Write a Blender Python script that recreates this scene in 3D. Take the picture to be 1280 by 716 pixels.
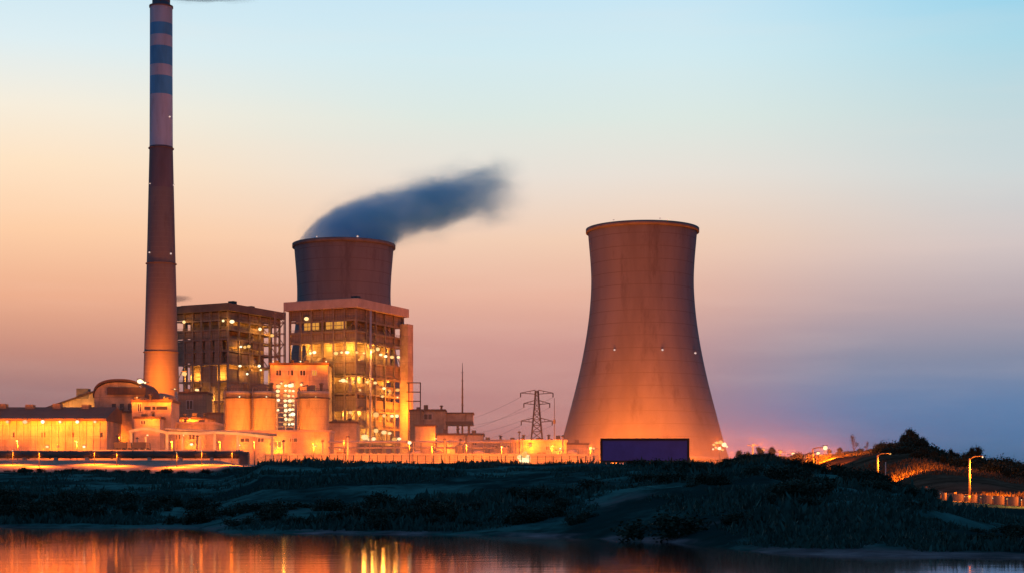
import bpy, bmesh, math, random
from mathutils import Vector, Matrix, noise

# ------------------------------------------------------------------ scene, camera, sky, sun, exposure
for o in list(bpy.data.objects):
    bpy.data.objects.remove(o, do_unlink=True)
SC = bpy.context.scene
COL = SC.collection
RND = random.Random(7)
F, HY, EYE = 2050.0, 624.0, 2.0          # focal length in photo pixels, horizon row, eye height


def lin(r, g, b):
    def f(c):
        c /= 255.0
        return c / 12.92 if c <= 0.04045 else ((c + 0.055) / 1.055) ** 2.4
    return (f(r), f(g), f(b))


cam_d = bpy.data.cameras.new('camera')
cam = bpy.data.objects.new('camera', cam_d)
COL.objects.link(cam)
cam.location = (0, 0, EYE)
cam.rotation_euler = (math.radians(90), 0, 0)
cam_d.sensor_width = 36.0
cam_d.lens = 36.0 * F / 1280.0
cam_d.shift_y = (HY - 358.0) / 1280.0
cam_d.clip_start = 0.5
cam_d.clip_end = 30000
SC.camera = cam

W = bpy.data.worlds.new('World')
SC.world = W
W.use_nodes = True
SC.view_settings.view_transform = 'Standard'
SC.view_settings.look = 'None'
SC.view_settings.exposure = 0.0
SC.view_settings.gamma = 1.0
SC.view_settings.use_curve_mapping = False
SC.cycles.volume_bounces = 8
SC.cycles.max_bounces = 10
SC.cycles.sample_clamp_indirect = 4.0
SC.cycles.use_denoising = True


class NB:
    """small helper for building node trees"""
    def __init__(s, tree):
        s.t = tree

    def n(s, typ, **kw):
        nd = s.t.nodes.new(typ)
        for k, v in kw.items():
            setattr(nd, k, v)
        return nd

    def put(s, sock, v):
        if hasattr(v, 'is_output'):
            s.t.links.new(v, sock)
        elif isinstance(v, (tuple, list)) and len(v) == 3 and len(sock.default_value) == 4:
            sock.default_value = (*v, 1)
        else:
            sock.default_value = v

    def m(s, op, a, b=None, c=None, clamp=False):
        nd = s.n('ShaderNodeMath', operation=op, use_clamp=clamp)
        s.put(nd.inputs[0], a)
        if b is not None:
            s.put(nd.inputs[1], b)
        if c is not None:
            s.put(nd.inputs[2], c)
        return nd.outputs[0]

    def step(s, v, a, b, lo=0.0, hi=1.0):
        nd = s.n('ShaderNodeMapRange', interpolation_type='SMOOTHSTEP')
        s.put(nd.inputs[0], v)
        for i, x in enumerate((a, b, lo, hi)):
            s.put(nd.inputs[i + 1], x)
        return nd.outputs[0]

    def mix(s, fac, a, b, blend='MIX'):
        nd = s.n('ShaderNodeMix', data_type='RGBA', blend_type=blend)
        s.put(nd.inputs[0], fac)
        s.put(nd.inputs[6], a)
        s.put(nd.inputs[7], b)
        return nd.outputs[2]

    def ramp(s, fac, stops, interp='LINEAR'):
        nd = s.n('ShaderNodeValToRGB')
        cr = nd.color_ramp
        cr.interpolation = interp
        while len(cr.elements) < len(stops):
            cr.elements.new(0.5)
        for e, (p, c) in zip(cr.elements, stops):
            e.position = p
            e.color = (*c, 1)
        s.put(nd.inputs[0], fac)
        return nd.outputs[0]

    def curve(s, v, pts, vmin, vmax):
        """piecewise curve v -> value, as a colour ramp in [vmin, vmax]"""
        x0, x1 = pts[0][0], pts[-1][0]
        t = s.m('DIVIDE', s.m('SUBTRACT', v, x0), x1 - x0)
        st = [((x - x0) / (x1 - x0), ((y - vmin) / (vmax - vmin),) * 3) for x, y in pts]
        r = s.ramp(t, st, 'B_SPLINE' if False else 'CARDINAL')
        return s.m('MULTIPLY_ADD', r, vmax - vmin, vmin)

    def noise(s, vec, scale, detail=3, rough=0.55, dist=0.0):
        nd = s.n('ShaderNodeTexNoise')
        if vec is not None:
            s.put(nd.inputs['Vector'], vec)
        nd.inputs['Scale'].default_value = scale
        nd.inputs['Detail'].default_value = detail
        nd.inputs['Roughness'].default_value = rough
        nd.inputs['Distortion'].default_value = dist
        return nd.outputs['Fac']

    def vscale(s, vec, sc):
        nd = s.n('ShaderNodeVectorMath', operation='MULTIPLY')
        s.put(nd.inputs[0], vec)
        nd.inputs[1].default_value = sc
        return nd.outputs[0]


# --- dusk sky: a low Nishita sky plus the measured twilight colours by direction
SUN_EL, SUN_AZ = math.radians(1.0), math.radians(-62)      # sun at the horizon, off to the left behind the plant
nb = NB(W.node_tree)
W.node_tree.nodes.clear()
out = nb.n('ShaderNodeOutputWorld')
tc = nb.n('ShaderNodeTexCoord')
sep = nb.n('ShaderNodeSeparateXYZ')
nb.put(sep.inputs[0], tc.outputs['Generated'])
sx, sy, sz = sep.outputs
hyp = nb.m('SQRT', nb.m('ADD', nb.m('MULTIPLY', sx, sx), nb.m('MULTIPLY', sy, sy)))
elev = nb.m('DIVIDE', sz, nb.m('MAXIMUM', hyp, 0.001))
az = nb.m('ARCTAN2', sx, sy)
TMAX = 0.62
ef = nb.m('DIVIDE', elev, TMAX, clamp=True)


def stops(rows, zen):
    return [(((HY - y) / F) / TMAX, lin(*c)) for y, c in rows] + [(0.72, lin(*zen[0])), (1.0, lin(*zen[1]))]


left = stops([(612, (128, 102, 118)), (540, (140, 108, 118)), (490, (160, 120, 121)), (440, (197, 140, 124)), (380, (230, 168, 136)),
              (300, (247, 200, 162)), (220, (248, 221, 190)), (150, (240, 231, 214)), (70, (216, 232, 236)), (0, (200, 226, 238))],
             [(140, 180, 208), (70, 105, 150)])
mid = stops([(612, (160, 118, 124)), (540, (174, 127, 130)), (490, (186, 134, 132)), (430, (203, 150, 142)), (370, (226, 174, 153)),
             (300, (236, 200, 175)), (220, (227, 218, 208)), (150, (215, 226, 220)), (70, (204, 228, 234)), (0, (194, 224, 238))],
            [(128, 176, 208), (60, 98, 148)])
right = stops([(612, (58, 112, 166)), (560, (70, 122, 172)), (510, (92, 127, 170)), (450, (130, 138, 162)), (390, (170, 158, 167)),
               (320, (202, 190, 190)), (230, (198, 209, 211)), (150, (186, 210, 216)), (70, (164, 210, 226)), (0, (140, 203, 230))],
              [(90, 160, 206), (48, 92, 148)])
back = [(0.0, lin(50, 88, 112)), (0.3, lin(56, 100, 134)), (1.0, lin(54, 104, 150))]
cl, cm, cr_, cb = nb.ramp(ef, left), nb.ramp(ef, mid), nb.ramp(ef, right), nb.ramp(ef, back)
front = nb.mix(nb.step(az, -0.30, 0.0), cl, cm)
# the blue creeps in lower on the right, only near the horizon first
wtop = nb.step(elev, 0.05, 0.2)
wr = nb.m('ADD', nb.m('MULTIPLY', nb.step(az, 0.02, 0.225), nb.m('SUBTRACT', 1.0, wtop)), nb.m('MULTIPLY', nb.step(az, 0.08, 0.34), wtop))
front = nb.mix(wr, front, cr_)
aabs = nb.m('ABSOLUTE', az)
full = nb.mix(nb.step(aabs, 0.40, 1.3), front, cb)
full = nb.mix(nb.step(elev, 0.33, 1.3), full, lin(50, 98, 142))
full = nb.mix(nb.step(elev, -0.02, -0.12), full, lin(40, 45, 50))
# very faint streaks of high cloud
cv = nb.vscale(tc.outputs['Generated'], (3.0, 3.0, 26.0))
cn = nb.noise(cv, 2.2, 4, 0.5)
full = nb.mix(nb.m('MULTIPLY', nb.step(cn, 0.45, 0.75), 0.06), full, (0.95, 0.72, 0.6))
bg1 = nb.n('ShaderNodeBackground')
nb.put(bg1.inputs['Color'], full)
bg1.inputs['Strength'].default_value = 1.06
sky = nb.n('ShaderNodeTexSky', sky_type='NISHITA')
sky.sun_disc = False
sky.sun_elevation = SUN_EL
sky.sun_rotation = SUN_AZ
bg2 = nb.n('ShaderNodeBackground')
nb.put(bg2.inputs['Color'], sky.outputs[0])
bg2.inputs['Strength'].default_value = 0.004
add = nb.n('ShaderNodeAddShader')
nb.put(add.inputs[0], bg1.outputs[0])
nb.put(add.inputs[1], bg2.outputs[0])
nb.put(out.inputs['Surface'], add.outputs[0])

sun_d = bpy.data.lights.new('sun', 'SUN')
sun_d.energy = 0.06
sun_d.color = (1.0, 0.55, 0.35)
sun_d.angle = math.radians(8)
sun = bpy.data.objects.new('sun', sun_d)
COL.objects.link(sun)
sdir = Vector((math.sin(SUN_AZ) * math.cos(SUN_EL), math.cos(SUN_AZ) * math.cos(SUN_EL), math.sin(SUN_EL)))
sun.rotation_euler = sdir.to_track_quat('Z', 'Y').to_euler()

SODIUM = (1.0, 0.178, 0.005)
AMBER = (1.0, 0.37, 0.045)
GAIN = {SODIUM: 5.6, AMBER: 1.0}


# ------------------------------------------------------------------ helpers
def P(px, py, d):
    return Vector(((px - 640.0) * d / F, d, EYE + (HY - py) * d / F))


def X(px, d):
    return (px - 640.0) * d / F


def Z(py, d):
    return EYE + (HY - py) * d / F


class MB:
    """collects shapes in world coordinates; build() links them as one mesh object"""
    def __init__(s):
        s.v, s.f, s.mi, s.cur, s.sm, s.smooth = [], [], [], 0, [], False

    def add(s, vs, fs):
        b = len(s.v)
        s.v += [tuple(p) for p in vs]
        for f in fs:
            s.f.append(tuple(i + b for i in f))
            s.mi.append(s.cur)
            s.sm.append(s.smooth)
        return s

    def hexa(s, pts):
        return s.add(pts, [(0, 3, 2, 1), (4, 5, 6, 7), (0, 1, 5, 4), (1, 2, 6, 5), (2, 3, 7, 6), (3, 0, 4, 7)])

    def box(s, x0, x1, y0, y1, z0, z1):
        return s.hexa([(x0, y0, z0), (x1, y0, z0), (x1, y1, z0), (x0, y1, z0), (x0, y0, z1), (x1, y0, z1), (x1, y1, z1), (x0, y1, z1)])

    def obox(s, o, a, b, la, lb, z0, z1):
        """box from corner o along unit directions a, b"""
        o, a, b = Vector((o[0], o[1], 0)), Vector(a), Vector(b)
        q = [o, o + a * la, o + a * la + b * lb, o + b * lb]
        if a.cross(b).z < 0:
            q = [q[0], q[3], q[2], q[1]]
        return s.hexa([(p.x, p.y, z0) for p in q] + [(p.x, p.y, z1) for p in q])

    def bar(s, p, q, w, h=None):
        p, q = Vector(p), Vector(q)
        h = h or w
        d = (q - p).normalized()
        u = d.cross(Vector((0, 0, 1)))
        u = Vector((1, 0, 0)) if u.length < 1e-4 else u.normalized()
        v = u.cross(d).normalized()
        r = [(-w / 2, -h / 2), (w / 2, -h / 2), (w / 2, h / 2), (-w / 2, h / 2)]
        return s.hexa([p + u * a + v * b for a, b in r] + [q + u * a + v * b for a, b in r])

    def tube(s, pts, rad, n=8, cap=True):
        pts = [Vector(p) for p in pts]
        rad = rad if isinstance(rad, (list, tuple)) else [rad] * len(pts)
        vs, fs = [], []
        for i, p in enumerate(pts):
            d = (pts[min(i + 1, len(pts) - 1)] - pts[max(i - 1, 0)]).normalized()
            u = d.cross(Vector((0, 1, 0.01)))
            u = Vector((1, 0, 0)) if u.length < 1e-4 else u.normalized()
            w = d.cross(u)
            for k in range(n):
                a = 2 * math.pi * k / n
                vs.append(p + (u * math.cos(a) + w * math.sin(a)) * rad[i])
        for i in range(len(pts) - 1):
            for k in range(n):
                k2 = (k + 1) % n
                fs.append((i * n + k, i * n + k2, (i + 1) * n + k2, (i + 1) * n + k))
        if cap:
            fs.append(tuple(range(n - 1, -1, -1)))
            fs.append(tuple(range((len(pts) - 1) * n, len(pts) * n)))
        old = s.smooth
        s.smooth = True
        s.add(vs, fs)
        s.smooth = old
        return s

    def lathe(s, c, prof, n=32, cap=False):
        vs, fs = [], []
        for r, z in prof:
            for k in range(n):
                a = 2 * math.pi * k / n
                vs.append((c[0] + r * math.cos(a), c[1] + r * math.sin(a), z))
        for i in range(len(prof) - 1):
            for k in range(n):
                k2 = (k + 1) % n
                fs.append((i * n + k, i * n + k2, (i + 1) * n + k2, (i + 1) * n + k))
        if cap:
            fs.append(tuple(range((len(prof) - 1) * n, len(prof) * n)))
        old = s.smooth
        s.smooth = True
        s.add(vs, fs)
        s.smooth = old
        return s

    def build(s, name, mats, parent=None, loc=None):
        base = Vector(parent.matrix_basis.translation) if parent is not None else Vector((0, 0, 0))
        if parent is not None and parent.parent is not None:
            base = base + parent.parent.matrix_basis.translation
        o0 = Vector(loc) if loc is not None else Vector((0, 0, 0))
        sub = base if parent is not None else o0
        me = bpy.data.meshes.new(name)
        me.from_pydata([(x - sub.x, y - sub.y, z - sub.z) for x, y, z in s.v], [], s.f)
        for m_ in (mats if isinstance(mats, (list, tuple)) else [mats]):
            me.materials.append(m_)
        me.polygons.foreach_set('material_index', s.mi)
        me.polygons.foreach_set('use_smooth', s.sm)
        me.update()
        o = bpy.data.objects.new(name, me)
        COL.objects.link(o)
        if parent is not None:
            o.parent = parent
        else:
            o.location = o0
        return o


def tag(o, label=None, cat=None, group=None, kind=None):
    for k, v in (('label', label), ('category', cat), ('group', group), ('kind', kind)):
        if v:
            o[k] = v
    return o


def thing(name, loc, label, cat, group=None):
    o = bpy.data.objects.new(name, None)
    o.empty_display_size = 1.0
    o.location = loc
    o.matrix_basis.translation = Vector(loc)
    COL.objects.link(o)
    return tag(o, label, cat, group)


def copy_tree(o, parent=None):
    c = o.copy()
    COL.objects.link(c)
    if parent is not None:
        c.parent = parent
    for ch in list(o.children):
        copy_tree(ch, c)
    return c


FWD, DOWN, UP, ROAD = (0, 1, .12), (0, -.25, -1), (0, 1, .4), (0, 1, -.7)


def light(pos, power, color=SODIUM, rad=0.8, parent=None, aim=None):
    """the light of a lamp: all round, or (aim) the beam of a shaded floodlight"""
    ld = bpy.data.lights.new('lamp_light', 'SPOT' if aim else 'POINT')
    if aim:
        ld.spot_size = math.radians(150 if aim[2] < -.9 else 166)
        ld.spot_blend = 0.7
    ld.energy = power * GAIN[color]
    ld.color = color
    ld.shadow_soft_size = rad
    o = bpy.data.objects.new('lamp_light', ld)
    if aim:
        o.rotation_euler = (-Vector(aim)).to_track_quat('Z', 'Y').to_euler()
    COL.objects.link(o)
    pos = Vector(pos)
    if parent is not None:
        o.parent = parent
        pos = pos - parent.matrix_basis.translation
    o.location = pos
    return o


# ------------------------------------------------------------------ materials
def mat(name, col, rough=0.8, var=0.25, scale=0.4, stretch=(1, 1, 1), metal=0.0, bump=0.0, dirt=None, dirt_amt=0.4, lines=None):
    m_ = bpy.data.materials.new(name)
    m_.use_nodes = True
    b = NB(m_.node_tree)
    pr = m_.node_tree.nodes['Principled BSDF']
    tc_ = b.n('ShaderNodeTexCoord')
    v = b.vscale(tc_.outputs['Object'], stretch)
    nf = b.noise(v, scale, 5, 0.62)
    dark = tuple(c * (1 - var) for c in col)
    lite = tuple(min(1, c * (1 + var)) for c in col)
    c = b.mix(b.step(nf, 0.3, 0.7), dark, lite)
    if dirt:
        n2 = b.noise(b.vscale(tc_.outputs['Object'], (1, 1, 0.22)), scale * 2.3, 6, 0.7)
        c = b.mix(b.m('MULTIPLY', b.step(n2, 0.5, 0.72), dirt_amt), c, dirt)
    if lines:                      # (axis, period, width, colour) thin seams
        for ax, per, wid, lc in lines:
            sp = b.n('ShaderNodeSeparateXYZ')
            b.put(sp.inputs[0], tc_.outputs['Object'])
            fr = b.m('FRACT', b.m('DIVIDE', sp.outputs[ax], per))
            c = b.mix(b.m('LESS_THAN', fr, wid / per), c, lc)
    b.put(pr.inputs['Base Color'], c)
    pr.inputs['Roughness'].default_value = rough
    pr.inputs['Metallic'].default_value = metal
    if bump:
        bp = b.n('ShaderNodeBump')
        bp.inputs['Strength'].default_value = bump
        b.put(bp.inputs['Height'], b.noise(v, scale * 6, 4))
        b.put(pr.inputs['Normal'], bp.outputs[0])
    return m_


def emis(name, col, strength):
    m_ = bpy.data.materials.new(name)
    m_.use_nodes = True
    t = m_.node_tree
    t.nodes.clear()
    e = t.nodes.new('ShaderNodeEmission')
    e.inputs[0].default_value = (*col, 1)
    e.inputs[1].default_value = strength
    o = t.nodes.new('ShaderNodeOutputMaterial')
    t.links.new(e.outputs[0], o.inputs[0])
    m_.cycles.emission_sampling = 'NONE'
    return m_


M = {}
M['tower'] = mat('tower_concrete', (0.158, 0.152, 0.172), 0.9, 0.16, 0.05, (1.4, 1.4, 0.18), dirt=(0.07, 0.06, 0.066), dirt_amt=0.7,
                 lines=[(2, 6.4, 0.3, (0.12, 0.108, 0.115))])
M['tower_rim'] = mat('rim_concrete', (0.16, 0.14, 0.14), 0.9, 0.2, 0.2)
M['chimney'] = mat('chimney_concrete', (0.175, 0.155, 0.155), 0.9, 0.14, 0.09, (1, 1, 0.15), dirt=(0.11, 0.095, 0.09), dirt_amt=0.6,
                   lines=[(2, 2.5, 0.14, (0.21, 0.185, 0.17))])
M['chimney_dark'] = mat('chimney_dark_paint', (0.14, 0.115, 0.135), 0.8, 0.18, 0.2, (1, 1, 0.2))
M['band_pale'] = mat('chimney_pale_paint', (0.43, 0.46, 0.56), 0.75, 0.15, 0.15, (1, 1, 0.2), dirt=(0.2, 0.16, 0.2))
M['band_blue'] = mat('chimney_blue_paint', (0.07, 0.30, 0.54), 0.7, 0.22, 0.15, (1, 1, 0.2))
M['wall'] = mat('plant_wall', (0.46, 0.36, 0.26), 0.85, 0.28, 0.16, dirt=(0.16, 0.11, 0.09), dirt_amt=0.75, lines=[(2, 4.2, 0.18, (0.3, 0.26, 0.22)), (0, 6.1, 0.16, (0.36, 0.31, 0.27))])
M['wall_b'] = mat('rendered_wall', (0.38, 0.31, 0.23), 0.85, 0.3, 0.2, dirt=(0.14, 0.1, 0.08), dirt_amt=0.8, lines=[(2, 5.0, 0.2, (0.25, 0.22, 0.18))])
M['clad'] = mat('steel_cladding', (0.22, 0.17, 0.12), 0.6, 0.22, 0.2, lines=[(0, 1.3, 0.2, (0.14, 0.11, 0.08)), (2, 3.1, 0.2, (0.12, 0.1, 0.07))])
M['core'] = mat('boiler_casing', (0.36, 0.30, 0.22), 0.7, 0.35, 0.25, dirt=(0.14, 0.11, 0.08), dirt_amt=0.7, lines=[(2, 2.4, 0.3, (0.2, 0.16, 0.11))])
M['steel'] = mat('painted_steel', (0.20, 0.17, 0.14), 0.6, 0.2, 0.5)
M['dsteel'] = mat('dark_steel', (0.07, 0.06, 0.06), 0.6, 0.2, 0.5)
M['pale_steel'] = mat('pale_steel', (0.55, 0.48, 0.42), 0.6, 0.15, 0.4)
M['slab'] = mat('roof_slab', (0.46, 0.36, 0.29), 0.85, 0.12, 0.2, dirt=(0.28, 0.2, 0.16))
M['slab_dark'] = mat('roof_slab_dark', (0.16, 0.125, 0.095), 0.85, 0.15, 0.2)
M['roof'] = mat('dark_roofing', (0.085, 0.045, 0.034), 0.85, 0.25, 0.3, lines=[(0, 1.6, 0.2, (0.04, 0.035, 0.03))])
M['silo'] = mat('silo_paint', (0.50, 0.41, 0.31), 0.7, 0.16, 0.25, (1, 1, 0.15), dirt=(0.2, 0.15, 0.12), dirt_amt=0.7, lines=[(2, 3.4, 0.12, (0.34, 0.28, 0.23))])
M['glass'] = mat('dark_glass', (0.03, 0.03, 0.035), 0.15, 0.2, 0.3)
M['pipe'] = mat('weathered_pipe', (0.05, 0.042, 0.04), 0.6, 0.25, 0.3)
M['conc'] = mat('grey_concrete', (0.36, 0.33, 0.29), 0.9, 0.18, 0.3, dirt=(0.18, 0.15, 0.12))
M['old_conc'] = mat('old_concrete', (0.17, 0.14, 0.11), 0.95, 0.35, 0.6, dirt=(0.07, 0.06, 0.05), dirt_amt=0.8)
M['sign'] = mat('sign_panel', (0.05, 0.07, 0.36), 0.55, 0.16, 0.25)
M['black'] = mat('black_frame', (0.012, 0.01, 0.01), 0.6, 0.2, 0.6)
M['bark'] = mat('bark', (0.06, 0.045, 0.035), 0.9, 0.3, 2.0)
M['lamp'] = emis('lamp_glow', (1.0, 0.72, 0.25), 1.9)
M['lamp_white'] = emis('lamp_glow_white', (1.0, 0.86, 0.6), 1.6)
M['warn'] = emis('warning_lamp_glow', (1.0, 0.7, 0.62), 0.75)
M['lit'] = emis('lit_window', (1.0, 0.42, 0.07), 0.75)


for nm, a_, c_ in (('lamp', (1.0, 0.5, 0.12), (1.0, 0.86, 0.5)), ('lamp_white', (1.0, 0.72, 0.35), (1.0, 0.95, 0.8))):
    t = M[nm].node_tree
    b = NB(t)
    oi = b.n('ShaderNodeObjectInfo')
    e = next(n for n in t.nodes if n.type == 'EMISSION')
    b.put(e.inputs[0], b.mix(oi.outputs['Random'], a_, c_))
    b.put(e.inputs[1], b.m('MULTIPLY_ADD', oi.outputs['Random'], 1.3, 1.0))


def leaf_mat(name, a, b_):
    m_ = bpy.data.materials.new(name)
    m_.use_nodes = True
    b = NB(m_.node_tree)
    pr = m_.node_tree.nodes['Principled BSDF']
    g = b.n('ShaderNodeNewGeometry')
    oi = b.n('ShaderNodeObjectInfo')
    t = b.m('ADD', b.m('MULTIPLY', g.outputs['Random Per Island'], 0.75), b.m('MULTIPLY', oi.outputs['Random'], 0.25))
    b.put(pr.inputs['Base Color'], b.mix(t, a, b_))
    pr.inputs['Roughness'].default_value = 0.7
    pr.inputs['Specular IOR Level'].default_value = 0.04
    return m_


M['leaf'] = leaf_mat('leaf', (0.012, 0.024, 0.018), (0.05, 0.07, 0.045))
M['leaf_dry_and_glow'] = leaf_mat('leaf_dry_and_glow', (0.06, 0.05, 0.03), (0.13, 0.10, 0.06))
M['grass'] = leaf_mat('grass_blade', (0.014, 0.042, 0.036), (0.05, 0.12, 0.098))

# terrain: soil and turf, with paler wet sand along the waterline
m_ = bpy.data.materials.new('river_bank_soil')
m_.use_nodes = True
b = NB(m_.node_tree)
pr = m_.node_tree.nodes['Principled BSDF']
g = b.n('ShaderNodeNewGeometry')
sp = b.n('ShaderNodeSeparateXYZ')
b.put(sp.inputs[0], g.outputs['Position'])
n1 = b.noise(b.vscale(g.outputs['Position'], (1, 0.5, 1)), 0.05, 6, 0.65)
n2 = b.noise(g.outputs['Position'], 0.5, 5, 0.6)
turf = b.mix(b.step(n1, 0.42, 0.6), (0.010, 0.034, 0.032), (0.058, 0.165, 0.145))
turf = b.mix(b.m('MULTIPLY', b.step(n2, 0.48, 0.66), 0.7), turf, (0.012, 0.026, 0.023))
dirt = b.mix(b.step(n2, 0.35, 0.65), (0.26, 0.21, 0.16), (0.38, 0.31, 0.25))
turf = b.mix(b.step(sp.outputs[1], 440, 462), turf, dirt)
sand = b.mix(b.step(n2, 0.3, 0.7), (0.09, 0.07, 0.072), (0.26, 0.2, 0.2))
n3 = b.noise(b.vscale(g.outputs['Position'], (1, .5, 1)), 0.11, 4, 0.6)
edge = b.m('MULTIPLY', b.step(b.m('ADD', sp.outputs[2], b.m('MULTIPLY', n2, 0.5)), 0.34, 0.5, 1.0, 0.0), b.m('MULTIPLY', b.step(sp.outputs[1], 125, 95), b.step(n3, .44, .58)))
patch = b.m('MULTIPLY', b.m('MULTIPLY', b.step(sp.outputs[2], 3.4, 1.0), b.step(n3, .55, .66)), .55)
edge = b.m('MAXIMUM', edge, b.m('MULTIPLY', patch, b.step(sp.outputs[1], 150, 110)))
b.put(pr.inputs['Base Color'], b.mix(edge, turf, sand))
pr.inputs['Roughness'].default_value = 1.0
pr.inputs['Specular IOR Level'].default_value = 0.0
bp = b.n('ShaderNodeBump')
bp.inputs['Strength'].default_value = 0.6
bp.inputs['Distance'].default_value = 0.4
b.put(bp.inputs['Height'], n2)
b.put(pr.inputs['Normal'], bp.outputs[0])
M['soil'] = m_
M['hill_soil_and_glow'] = mat('hill_soil_and_glow', (0.085, 0.055, 0.035), 1.0, 0.5, 0.12, dirt=(0.03, 0.025, 0.016), dirt_amt=0.8, bump=0.5)
M['hill_soil_and_glow'].node_tree.nodes['Principled BSDF'].inputs['Specular IOR Level'].default_value = 0.0

m_ = bpy.data.materials.new('river_water')
m_.use_nodes = True
b = NB(m_.node_tree)
pr = m_.node_tree.nodes['Principled BSDF']
pr.inputs['Base Color'].default_value = (0.004, 0.012, 0.016, 1)
pr.inputs['Roughness'].default_value = 0.062
pr.inputs['IOR'].default_value = 1.45
g = b.n('ShaderNodeNewGeometry')
bp = b.n('ShaderNodeBump')
bp.inputs['Strength'].default_value = 0.02
bp.inputs['Distance'].default_value = 0.25
h1 = b.noise(b.vscale(g.outputs['Position'], (0.5, 1.0, 1)), 0.8, 3, 0.5)
h2 = b.noise(b.vscale(g.outputs['Position'], (0.9, 0.12, 1)), 0.35, 2, 0.5)
b.put(bp.inputs['Height'], b.m('ADD', b.m('MULTIPLY', h1, 0.8), b.m('MULTIPLY', h2, 0.9)))
b.put(pr.inputs['Normal'], bp.outputs[0])
M['water'] = m_

m_ = bpy.data.materials.new('asphalt')
M['road'] = mat('road_asphalt', (0.06, 0.055, 0.05), 0.9, 0.25, 0.6)

# ------------------------------------------------------------------ terrain
# columns of the land by photo column: (px, [(distance, height) x 8]) : under water, shore, toe, crest, road front, road back, hill, ridge
PADZ = 14.0
COLS = [
    (-900, [(102, -1.5), (118, 0), (138, 0.7), (452, 9.5), (495, 13.7), (500, 14), (560, 14), (700, 14)]),  # left columns: shore set nearer, land standing in for the dark water reflection
    (0,    [(104, -1.5), (120, 0), (140, 0.7), (455, 9.6), (495, 13.9), (500, 14), (560, 14), (700, 14)]),
    (180,  [(103, -1.5), (118, 0), (140, 0.7), (455, 9.4), (495, 13.9), (500, 14), (560, 14), (700, 14)]),
    (250,  [(102, -1.5), (116, 0), (140, 0.7), (450, 9.3), (495, 13.8), (500, 14), (560, 14), (700, 14)]),
    (273,  [(90, -1.5), (102, 0), (134, 0.7), (440, 9.2), (495, 13.6), (500, 14), (560, 14), (700, 14)]),
    (305,  [(86, -1.5), (97, 0), (124, 1.1), (395, 9.3), (480, 11.9), (490, 12.0), (560, 14), (700, 14)]),
    (330,  [(85, -1.5), (97, 0), (124, 1.3), (312, 9.0), (470, 11.6), (480, 11.8), (560, 14), (700, 14)]),
    (500,  [(82, -1.5), (94, 0), (122, 1.7), (300, 8.7), (470, 11.6), (480, 11.8), (560, 14), (700, 14)]),
    (700,  [(76, -1.5), (88, 0), (114, 2.5), (290, 8.3), (470, 11.2), (480, 11.4), (560, 13.2), (700, 14)]),
    (850,  [(62, -1.5), (73, 0), (100, 2.7), (250, 7.2), (480, 10.6), (490, 10.7), (560, 12.8), (700, 14)]),
    (900,  [(55, -1.5), (66, 0), (94, 2.5), (222, 6.6), (490, 10.2), (500, 10.3), (560, 13.5), (700, 16)]),
    (955,  [(51, -1.5), (62, 0), (90, 2.4), (186, 6.75), (488, 10.6), (500, 10.7), (560, 15.2), (700, 18.5)]),
    (1000, [(50, -1.5), (60, 0), (86, 2.2), (168, 5.0), (480, 10.1), (491, 10.2), (560, 16.2), (700, 20)]),
    (1090, [(48, -1.5), (58, 0), (82, 1.95), (152, 3.75), (335, 5.4), (345, 5.5), (440, 13.4), (550, 18.6)]),
    (1140, [(47, -1.5), (57, 0), (78, 1.45), (146, 2.7), (268, 3.4), (278, 3.5), (390, 12.2), (500, 17.2)]),
    (1185, [(46, -1.5), (57, 0), (75, 1.05), (138, 1.25), (218, 1.75), (227, 1.8), (320, 7.5), (440, 12.0)]),
    (1280, [(45, -1.5), (57, 0), (70, 0.4), (104, 0.45), (176, 1.2), (184, 1.22), (262, 3.2), (400, 8.2)]),
    (1500, [(44, -1.5), (57, 0), (70, 0.35), (95, 0.7), (140, 0.95), (147, 0.97), (220, 2.0), (380, 6.0)]),
    (2200, [(42, -1.5), (55, 0), (68, 0.35), (90, 0.6), (110, 0.85), (117, 0.87), (200, 1.6), (360, 5.0)]),
]
ROWN = [3, 16, 84, 24, 3, 10, 14]


def column(px):
    if px <= COLS[0][0]:
        return COLS[0][1]
    for (a, ca), (b_, cb_) in zip(COLS, COLS[1:]):
        if a <= px <= b_:
            t = (px - a) / (b_ - a)
            return [(p[0] + (q[0] - p[0]) * t, p[1] + (q[1] - p[1]) * t) for p, q in zip(ca, cb_)]
    return COLS[-1][1]


def rough_at(x, y, seg):
    amp = (0.25, 0.35, 1.0, 0.3, 0.0, 0.5, 0.6)[seg] if seg < 7 else 0
    v = noise.fractal(Vector((x * 0.045, y * 0.045, 3.1)), 1.0, 2.0, 5) * 0.9
    v += noise.noise(Vector((x * 0.19, y * 0.19, 8.0))) * 0.26
    v += noise.fractal(Vector((x * 0.5, y * 0.4, 5.0)), 1.0, 2.0, 3) * 0.16
    return v * amp


def ground_z(x, y):
    c = column(640 + F * x / y)
    if y <= c[0][0]:
        return -1.5
    for i, (p, q) in enumerate(zip(c, c[1:])):
        if p[0] <= y <= q[0]:
            t = (y - p[0]) / (q[0] - p[0])
            w = math.sin(math.pi * t) if i in (3, 5) else (1 - t * 0.75 if i == 2 else 1.0)
            if i == 3 and x / y * F + 640 < 900:
                w *= 0.3
            return p[1] + (q[1] - p[1]) * t + rough_at(x, y, i) * w
    return c[-1][1]


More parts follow.
